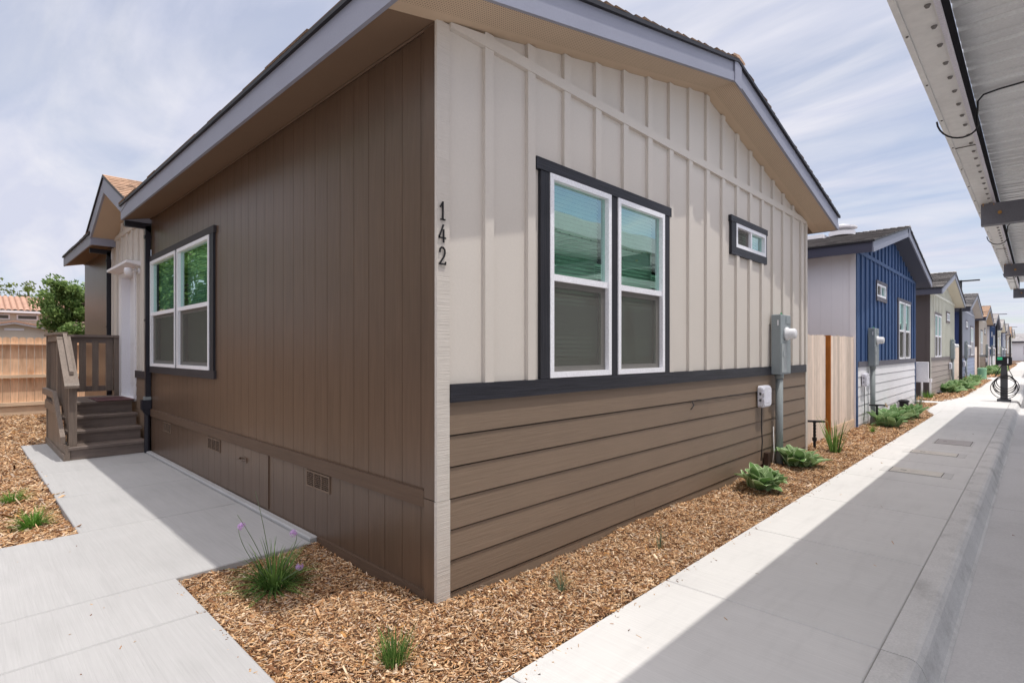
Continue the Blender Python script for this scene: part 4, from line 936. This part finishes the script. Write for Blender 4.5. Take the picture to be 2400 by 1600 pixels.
sc_.build('screws', mat('zinc_screws', (.16, .15, .14), .5, .1), CP, kind='stuff')
for yy_ in (3.72, 9.8, 15.6): jn = MB(); jn.box(2.075, 2.222, yy_-.003, yy_+.003, 3.214, 3.2195); jn.build('joint_strap', M_joint, CP)
for ya in (2.95, 8.4, 13.6):
    l = MB(); pts = []
    for k in range(13): a = math.pi*k/12; pts.append((2.06+.10-.10*math.cos(a)*1.05, ya+.28*k/12, 3.215-.105*math.sin(a)))
    pts += [(2.262, ya+.26, 3.28), (2.268, ya+.22, 3.37), (2.30, ya+.20, 3.40), (2.38, ya+.18, 3.405), (2.6, ya+.15, 3.405), (3.4, ya+.05, 3.40), (5.5, ya, 3.405)]
    l.tube(pts, .0062, 6); l.build('cable_loop', M_black, CP)
carport(25.2, 32.6, 2.78, (26, 32), 'second steel carport farther along the parking bays, past the charger')
carport(41.5, 62.0, 2.78, (42, 50, 61), 'farthest steel carport along the parking bays')
# ------------------------------------------------------------------ EV charger
EV = thing('ev_charger', 'dark pedestal car charger with coiled black cable on the kerb side of the sidewalk', 'car charger', (1.85, 20.35, .03), rz=R(0))
M_evg = mat('charger_grey', (.075, .075, .082), .4, .05)
b = MB(); b.box(-.16, .16, -.13, .13, 0, .075, bev=.008); b.build('base_plate', M_evg, EV)
b = MB(); b.box(-.085, .085, -.06, .06, .07, .80, bev=.01); b.prism([(-.085, .80), (.085, .80), (.06, 1.12), (-.06, 1.12)], 'y', -.05, .05); b.build('pedestal', M_evg, EV)
hd = MB(); pr = []
for (cx_, cz_, a0) in ((.13, 1.15, -90), (.13, 1.32, 0), (-.13, 1.32, 90), (-.13, 1.15, 180)):
    for i in range(6): a = R(a0+18*i); pr.append((cx_+.05*math.cos(a), cz_+.05*math.sin(a)))
hd.prism(pr, 'y', -.10, .08); hdo = hd.build('head', M_black, EV)
gl = MB(); gl.box(-.15, -.035, -.104, -.1005, 1.27, 1.355); gl.build('screen', mat('charger_green', (.05, .55, .25), .3, .03), hdo)
sv = MB(); sv.box(.075, .10, -.125, -.1005, 1.16, 1.32); sv.box(-.12, -.05, -.104, -.1005, 1.115, 1.125); sv.build('connector', M_white, hdo)
for k, (rr_, zc_, rx) in enumerate(((.33, .40, .31), (.27, .50, .27), (.29, .52, .25), (.25, .56, .24), (.22, .60, .21), (.30, .46, .29))):
    c = MB(); pts = [(rx*math.cos(2*math.pi*i/28)+.01*k, -.09-.012*k+.05*math.sin(4*math.pi*i/28), zc_+rr_*math.sin(2*math.pi*i/28)*.95) for i in range(29)]
    c.tube(pts, .011, 6, cap=False); c.build('cable_loop', M_black, EV)
c = MB(); c.tube([(-.05, -.1, 1.12), (-.12, -.11, .95), (-.2, -.1, .75)], .011, 6); c.tube([(.09, -.11, 1.18), (.12, -.11, .95), (.2, -.1, .76)], .011, 6); c.build('cable', M_black, EV)
# ------------------------------------------------------------------ street lamps
def lamp(y, lab, x=.17):
    T = thing('street_lamp', lab, 'street lamp', (x, y, 0), 'flat headed street lamps')
    p = MB(); p.lathe((0, 0, 0), [(.10, 0), (.10, .08), (.065, .1), (.05, 4.5), (.05, 4.6)], 12); p.build('pole', M_black, T)
    h = MB(); h.box(-.12, .05, -.04, .04, 4.58, 4.68); h.box(.05, .64, -.12, .12, 4.62, 4.66); h.build('lamp_head', M_black, T)
lamp(28.7, 'black street lamp nearest the camera, behind the cream house')
lamp(58, 'second black street lamp, standing out above the middle of the row')
lamp(90, 'third and farthest street lamp, a thin arm above the last houses')
# ------------------------------------------------------------------ small utilities
gp = thing('utility_pedestal', 'short pale green round utility pedestal in the bed before the tan fifth house', 'utility pedestal', (.33, 38.6, 0))
b = MB(); b.lathe((0, 0, 0), [(.20, 0), (.20, .5), (.215, .51), (.215, .60), (.17, .63)], 18); b.build('shell', mat('pedestal_green', (.22, .42, .25), .5, .05), gp)
b = MB(); b.lathe((0, 0, 0), [(.36, -.02), (.36, .04)], 18); b.build('pad', M_walk, gp)
irr = MB(); irr.lathe((.13, 14.9, 0), [(.10, -.02), (.10, .26), (.12, .27), (.12, .30), (.06, .33)], 14); tag(irr.build('drain_cap', M_black), 'short black drain cap against the white laps of the big blue house', 'drain cap')
irr = MB(); irr.lathe((-.0, 22.6, 0), [(.0, 0), (.14, .0), (.15, .10), (.08, .16), (.0, .17)], 12); tag(irr.build('drain_cap', M_black), 'black drain cap at the foot of the cream house by its broad leaved plants', 'drain cap')
ub = thing('utility_box', 'flat white utility box standing off the far corner of the big blue house', 'utility box', (0, 17.66, 0))
b = MB(); b.box(.0, .10, .0, .0, .0, .0) if False else None
b = MB(); b.box(.02, .31, .0, .12, .66, 1.25, bev=.006); b.build('cabinet', M_white, ub)
b = MB(); b.box(.035, .295, -.006, -.0005, .68, 1.225); b.build('door', M_white, ub)
cp_ = thing('vent_pipes', 'two slim white capped pipes rising beside the dark side of the cream house', 'pipes', (-.05, 20.35, 0))
for (a, h) in ((-.12, .75), (.10, .55)):
    b = MB(); b.tube([(a, 0, 0), (a, 0, h)], .03, 10); b.tube([(a, 0, h), (a, 0, h+.12)], .055, 10); b.build('pipe', M_white, cp_)
cab = thing('utility_cabinet', 'tall taupe cabinet cut by the right edge of the picture, beyond the charger', 'cabinet', (2.36, 20.1, -.12))
b = MB(); b.box(-.06, .9, 0, .8, .0, 1.96, bev=.01); b.build('shell', mat('taupe_cabinet', (.27, .225, .20), .6, .08, 2), cab)
b = MB(); b.prism([(-.15, 0), (1.0, 0), (.96, .10), (-.08, .30)], 'y', -.06, .86); b.build('plinth', M_curb, cab)
M_lid = mat('polymer_lid', (.66, .62, .56), .8, .08, 8, bump=.5, bscale=160, gvar=.12)
M_lid2 = mat('dark_lid', (.44, .41, .40), .8, .08, 8, bump=.5, bscale=160, gvar=.12)
def cover(x0, x1, y0, y1, ring, m, lab):
    T = thing('utility_cover', lab, 'utility cover', ((x0+x1)/2, (y0+y1)/2, .03), 'utility covers set in the sidewalk'); hx = (x1-x0)/2; hy = (y1-y0)/2
    f = MB(); f.box(-hx-ring, hx+ring, -hy-.03, hy+.03, -.02, .0035, .9); f.build('collar', M_walk, T)
    l = MB(); l.box(-hx, hx, -hy, hy, -.02, .009, bev=.004); l.box(-.06, .03, -.02, .01, .0095, .0115, .9); l.build('lid', m, T)
    e = MB(); e.box(-hx-.007, hx+.007, -hy-.007, hy+.007, -.02, .0052); e.build('gap', M_joint, T)
    h = MB(); h.box(-hx*.62, -hx*.38, -.012, .012, .0092, .0105); h.build('lifting_slot', M_joint, T)
cover(1.22, 1.74, 6.29, 6.60, .10, M_lid, 'pale oblong sidewalk cover, nearest of the three')
cover(1.20, 1.74, 8.05, 8.34, .10, M_lid, 'pale oblong sidewalk cover, the middle one of the three')
cover(1.35, 1.80, 9.33, 9.92, .03, M_lid2, 'dark square sidewalk cover, farthest of the three')
# ------------------------------------------------------------------ plants
G1 = leafmat('grass_blades', (.045, .12, .020), (.28, .44, .12)); G2 = leafmat('silver_blades', (.10, .15, .09), (.26, .32, .20)); G3 = leafmat('dry_blades', (.40, .25, .10), (.62, .48, .28))
G4 = leafmat('felted_leaves', (.12, .24, .06), (.52, .64, .38), .8, .25); G5 = leafmat('bright_blades', (.06, .16, .02), (.22, .42, .07)); G6 = leafmat('flower_petals', (.62, .38, .72), (.86, .66, .92), .6, .4)
def blade(mb, base, ang, lean, L, w, droop, tint, n=5):
    d = Vector((math.cos(ang), math.sin(ang), 0)); side = Vector((-d.y, d.x, 0)); p = Vector(base); th = lean; vs = []; fs = []
    for i in range(n+1):
        t = i/n; ww = w*(1-t**1.6)*.5+.0004; vs += [p-side*ww, p+side*ww]
        if i: fs.append((2*i-2, 2*i-1, 2*i+1, 2*i))
        p = p+(d*math.sin(th)+Vector((0, 0, 1))*math.cos(th))*(L/n); th += droop/n
        if p.z < .02: p.z = .02
    mb.mesh(vs, fs, tint)
def tuft(name, lab, cat, x, y, n, L, w, spread, droop, m, rad=.03, grp=None, seed=0, asym=0):
    random.seed(seed+int(x*100)+int(y*10)); T = thing(name, lab, cat, (x, y, 0.01), grp); b = MB()
    for i in range(n):
        a = random.uniform(0, 2*math.pi); r = rad*math.sqrt(random.random()); le = abs(random.gauss(spread*.5, spread*.45))
        blade(b, (r*math.cos(a), r*math.sin(a), 0), a+random.gauss(0, .3), le, L*random.uniform(.55, 1.1), w*random.uniform(.7, 1.2), droop*random.uniform(.3, 1.5), random.random()**1.2)
    b.build('foliage', m, T, smooth=True); return T
grp_t = 'small grass tufts in the mulch'
tuft('grass_tuft', 'dense upright green grass tuft in the mulch at the bottom of the picture', 'grass tuft', .335, -.52, 150, .19, .0055, .5, .25, G1, .05, grp_t)
tuft('grass_tuft', 'sparse silvery grass tuft near the sidewalk below the big window', 'grass tuft', .387, .70, 34, .15, .004, .8, .5, G2, .02, grp_t)
tuft('grass_tuft', 'dry tan tuft lying beside the sparse silvery tuft', 'dry tuft', .30, .80, 60, .11, .003, 1.5, .9, G3, .03, grp_t)
tuft('grass_tuft', 'sparse thin grass tuft midway to the broad leaved plants', 'grass tuft', .466, 1.81, 26, .17, .004, .35, .3, G2, .02, grp_t)
tuft('grass_tuft', 'round bright green tuft at the left edge, the farther of the two by the path', 'grass tuft', -4.80, -1.62, 260, .19, .005, 1.1, 1.0, G5, .06, grp_t)
tuft('grass_tuft', 'round bright green tuft left of the path corner, the nearer of the two', 'grass tuft', -3.72, -1.55, 300, .20, .005, 1.1, 1.0, G5, .06, grp_t)
tuft('strap_leaf_plant', 'tall strap leaved green plant before the orange fence post', 'plant', .36, 7.33, 46, .56, .022, .35, .35, G1, .07)
tuft('grass_tuft', 'little pale tuft in the bed before the big blue house', 'grass tuft', .34, 10.1, 30, .22, .008, .7, .6, G5, .03, grp_t)
tuft('grass_tuft', 'pale grassy clump at the far end of the bed by the big blue house', 'grass tuft', .22, 16.5, 60, .45, .010, .6, .5, G2, .08, grp_t)
tuft('grass_tuft', 'bright green clump at the corner of the cream house by the white pipes', 'grass tuft', .02, 20.2, 120, .3, .012, .8, .6, G5, .10, grp_t)
# society garlic with pink flowers
T = tuft('flowering_garlic', 'bushy green garlic plant with pink flower heads by the path corner', 'flowering plant', -1.0, -.56, 300, .30, .009, 1.25, 1.2, G1, .08, seed=3)
for (p1, p2, p3, head) in (((-.10, -.16, .22), (-.16, -.20, .42), (-.15, -.15, .40), True), ((.06, .10, .25), (.14, .12, .34), (.11, .08, .36), True), ((.20, .0, .14), (.25, .10, .17), (.15, .10, .15), True),
                       ((-.04, -.04, .35), (-.07, -.06, .5), (-.08, -.09, .63), False), ((-.0, -.10, .3), (-.06, -.16, .42), (-.08, -.2, .50), False)):
    s = MB(); P0 = Vector((0, 0, 0)); P1, P2, P3 = map(Vector, (p1, p2, p3)); pts = []
    for i in range(11):
        q = i/10; pts.append((1-q)**3*P0+3*(1-q)**2*q*P1+3*(1-q)*q*q*P2+q**3*P3)
    s.tube(pts, [.0028-.0012*i/10 for i in range(11)], 5, .8)
    s.build('flower_stem', G2, T)
    if head:
        f = MB()
        for i in range(16):
            d = Vector((random.gauss(0, 1), random.gauss(0, 1), random.gauss(.3, .8))).normalized(); c0 = P3+d*.020; sd = d.cross(Vector((0, 0, 1))).normalized()
            for k in range(5):
                e = (Matrix.Rotation(2*math.pi*k/5, 3, d) @ sd); f.poly([c0, c0+e*.007+d*.003+d.cross(e)*.003, c0+e*.013+d*.002, c0+e*.007+d*.003-d.cross(e)*.003], random.random())
            f.tube([P3, c0], .0012, 4, .3)
        f.build('flower_head', G6, T)
# lamb's ear rosettes
def rosette(x, y, r, n, lab, seed, m=G4):
    random.seed(seed); T = thing('broad_leaf_plant', lab, 'plant', (x, y, .01), 'broad leaved plants in the mulch beds'); b = MB()
    for i in range(n):
        a = i*2.399+random.gauss(0, .35); t = i/n; L = r*(.60+.36*t)*random.uniform(.75, 1.15); w = L*random.uniform(.42, .56); th = .15+.85*t+random.gauss(0, .15); off = r*.42*math.sqrt(random.random())
        aa = random.uniform(0, 6.28); p = Vector((off*math.cos(aa), off*math.sin(aa), .02+.05*(1-t))); d = Vector((math.cos(a), math.sin(a), 0)); sd = Vector((-d.y, d.x, 0)); tw = random.gauss(0, .35); nseg = 7; vs = []; fs = []; fe = []; tt = random.uniform(0.0, .55)
        dr_ = random.uniform(.2, .95)
        for k in range(nseg+1):
            q = k/nseg; ww = w*.5*math.sin(math.pi*min(1, .08+q*.92))**.62 + .001
            up = Vector((0, 0, 1))*math.sin(th)+d*-math.cos(th); s2 = sd*math.cos(tw)+Vector((0, 0, 1))*math.sin(tw)
            fold = Vector((0, 0, 1))*ww*.35+Vector((0, 0, 1))*.006*math.sin(k*2.4+i)
            vs += [p-s2*ww+fold, p-s2*ww*.80+fold*.8, p, p+s2*ww*.80+fold*.8, p+s2*ww+fold]
            if k:
                o = 5*(k-1)
                for c_i in range(4): (fs if c_i in (1, 2) else fe).append((o+c_i, o+c_i+1, o+c_i+6, o+c_i+5))
            p = p+(d*math.sin(th)+Vector((0, 0, 1))*math.cos(th))*(L/nseg); th += dr_/nseg
            p.z = max(p.z, .02+.01*random.random())
        b.mesh(vs, fs, tt); b.mesh(vs, fe, 1.0)
    b.build('foliage', m, T, smooth=True)
rosette(.40, 4.24, .33, 58, 'broad grey green plant before the nearest meter conduit, the nearer of that pair', 11)
rosette(.32, 5.75, .36, 62, 'broad grey green plant at the foot of the nearest meter conduit, farther of the pair', 12)
G7 = leafmat('green_leaves', (.14, .27, .09), (.42, .56, .30), .7, .3)
for (x, y, r, l) in ((.40, 11.15, .42, 'first broad leaved clump before the big blue house, by its conduit'), (.36, 12.3, .42, 'middle broad leaved clump before the big blue house'), (.50, 13.3, .42, 'last broad leaved clump before the big blue house, by the black drain cap'),
                     (.25, 23.6, .5, 'leafy clump at the cream house, nearest of its group'), (.30, 25.0, .55, 'leafy clump midway before the cream house'), (.35, 26.6, .55, 'leafy clump at the far end of the cream house bed'),
                     (.3, 30.5, .5, 'leafy clump in the bed just past the first street lamp'), (.35, 33.0, .55, 'leafy clump before the grey blue fourth house'),
                     (.4, 44.0, .8, 'leafy clump before the tan fifth house behind the green pedestal'), (.4, 49.0, .8, 'far leafy clump before the sixth house')):
    rosette(x, y, r, 56, l, int(y*10), G7)
# ------------------------------------------------------------------ trees
L1 = leafmat('tree_leaves', (.075, .15, .035), (.33, .45, .15), .55, .35); L2 = leafmat('yellow_leaves', (.10, .15, .03), (.26, .30, .08), .55, .35)
M_bark = mat('bark', (.16, .12, .09), .9, .2, 6, grain='z', gscale=25, bump=1, gvar=.3)
def tree(x, y, h, r, lab, seed, leaves=9000, lsz=.09, m=None, trunk=.14, crown0=.3):
    m = m or L1; rng = random.Random(seed); T = thing('tree', lab, 'tree', (x, y, 0)); tb = MB(); ends = []
    tb.tube([(0, 0, 0), (.03*h, .01*h, h*.25), (0, .02*h, h*.5), (0, 0, h*.8)], [trunk, trunk*.8, trunk*.55, trunk*.15], 9)
    for i in range(34):
        q = rng.uniform(crown0, .85); a = rng.uniform(0, 6.28); base = Vector((0, .02*h*math.sin(q*3), h*q)); rr = r*math.sqrt(max(.08, 1-((q-.55)/.5)**2))*rng.uniform(.55, 1.0)
        tip = base+Vector((math.cos(a)*rr, math.sin(a)*rr, h*rng.uniform(.02, .18))); mid = (base+tip)/2+Vector((0, 0, -.03*h))
        tb.tube([base, mid, tip], [trunk*.28, trunk*.15, trunk*.05], 5); ends += [(tip, rr*.36), (mid+Vector((0, 0, .04*h)), rr*.30), ((mid+tip)/2, rr*.30)]
    ends.append((Vector((0, 0, h*.9)), r*.35)); tb.build('trunk', M_bark, T)
    lb_ = MB()
    for i in range(leaves):
        c, cr = ends[rng.randrange(len(ends))]; d = Vector((rng.gauss(0, 1), rng.gauss(0, 1), rng.gauss(0, .75))).normalized()*cr*rng.random()**.45; p = c+d
        n_ = Vector((rng.gauss(0, 1), rng.gauss(0, 1), rng.gauss(.7, .8))).normalized(); u = n_.cross(Vector((rng.random(), rng.random(), rng.random()))).normalized(); v = n_.cross(u); s = lsz*rng.uniform(.6, 1.3)
        lb_.poly([p-u*s, p+v*s*.45, p+u*s, p-v*s*.45], rng.random())
    lb_.build('crown', m, T)
    return T
tree(-26, 1.45, 4.55, 1.35, 'dense green tree behind the fence, left of the house end', 5, 30000, .075, crown0=.22)
tree(-22, -4.5, 7.2, 2.8, 'green tree whose twigs reach in at the left edge before the tiled house', 6, 26000, .10, crown0=.16)
tree(-62, -2.8, 8.2, 3.0, 'yellow green tree top above the tiled roof at the left edge', 7, 6000, .16, L2)
tree(-60, 2.2, 7.6, 2.6, 'faint tree top showing above the tiled roof beside the denser tree', 8, 3500, .16, L2)
tree(-12.5, -9.0, 10.5, 4.0, 'tall green tree mirrored in the left window of the nearest house', 9, 26000, .12, crown0=.12)
tree(-19, -15.0, 9.0, 3.6, 'wide green tree behind, mirrored in the left window panes', 10, 9000, .16, crown0=.15)
tree(-7, 76, 7.5, 2.4, 'small dark tree top behind the seventh house roof', 11, 4000, .16)
# ------------------------------------------------------------------ tiled neighbour
NB = thing('tiled_house', 'low stucco house with orange tile roofs behind the rear fence at the left', 'house', (-45, 0, 0))
M_st = mat('stucco', (.60, .53, .44), .9, .05, 1.5, bump=.4, bscale=50); M_tile = mat('clay_tile', (.47, .28, .20), .8, .2, 3, gvar=.2, bump=.4, bscale=30)
b = MB(); b.box(-9, 0, -14, 5.2, -.2, 4.2); b.build('wall', M_st, NB)
def tiles(nm, par, x0, z0, x1, z1, ya, yb, p=.30):
    q = MB(); y = ya
    while y < yb:
        for k in range(5):
            a0 = math.pi*k/5; a1 = math.pi*(k+1)/5; r = p*.42; c0 = (y+p/2-r*math.cos(a0), r*math.sin(a0)*.7); c1 = (y+p/2-r*math.cos(a1), r*math.sin(a1)*.7)
            q.poly([(x0, c0[0], z0+c0[1]), (x0, c1[0], z0+c1[1]), (x1, c1[0], z1+c1[1]), (x1, c0[0], z1+c0[1])], 1)
        q.poly([(x0, y, z0), (x0, y+p, z0), (x1, y+p, z1), (x1, y, z1)], .6); y += p
    return q.build(nm, M_tile, par)
rfN = tiles('roof', NB, .45, 4.20, -3.5, 5.35, -14.3, 5.6)
b = MB(); b.box(.40, .46, -14.3, 5.6, 4.05, 4.19); b.build('fascia', M_white, NB)
for (a, c) in ((-1.6, .25), (.72, 1.62), (-6, -4)):
    b = MB(); b.box(.0, .05, a-.08, c+.08, 3.62, 3.98); w = b.build('window', M_white, NB); b = MB(); b.box(.03, .06, a, c, 3.69, 3.9); b.build('pane', M_dark, w)
GN = thing('stucco_garage', 'lower stucco gable with white rake trim and tile roof, in front of the tiled house', 'garage', (-42.5, 0, 0))
b = MB(); b.prism([(-4.6, -.2), (5.4, -.2), (5.4, 2.25), (.4, 3.28), (-4.6, 2.25)], 'x', -2, 0); b.build('wall', M_st, GN)
for s in (-1, 1):
    b = MB(); b.prism([(.4, 3.26), (.4+s*5.2, 3.26-1.09), (.4+s*5.2, 3.36-1.09), (.4, 3.36)], 'x', .0, .35); b.build('rake_fascia', M_white, GN)
    b = MB(); b.prism([(.4, 3.362), (.4+s*5.3, 3.362-1.11), (.4+s*5.3, 3.47-1.11), (.4, 3.47)], 'x', -2.2, .42); b.build('roof', M_tile, GN)
b = MB(); b.box(.001, .04, -.05, .85, 2.86, 2.98); b.build('attic_vent', M_white, GN)
# houses across the far end of the street
for (x, y, w, lab) in ((-5.5, 136, 9, 'far house across the end of the street, grey roof and white wall'), (5.5, 150, 9, 'farther pale house at the very end of the street on the right')):
    E_ = thing('end_house', lab, 'house', (x, y, 0)); b = MB(); b.box(0, w, 0, 7, -.2, 3.4); b.build('wall', M_white, E_)
    b = MB(); b.prism([(-.4, 3.4), (7.4, 3.4), (3.5, 5.0)], 'x', -.4, w+.4); b.build('roof', HM['grey']['roof'], E_)
    b = MB(); b.box(-.4, w+.4, -.45, -.405, 3.2, 3.5); b.build('fascia', HM['grey']['efascia'], E_)
    b = MB(); b.box(w*.7, w*.85, -.05, 0, 1.0, 2.6); b.build('window', M_trimv, E_)
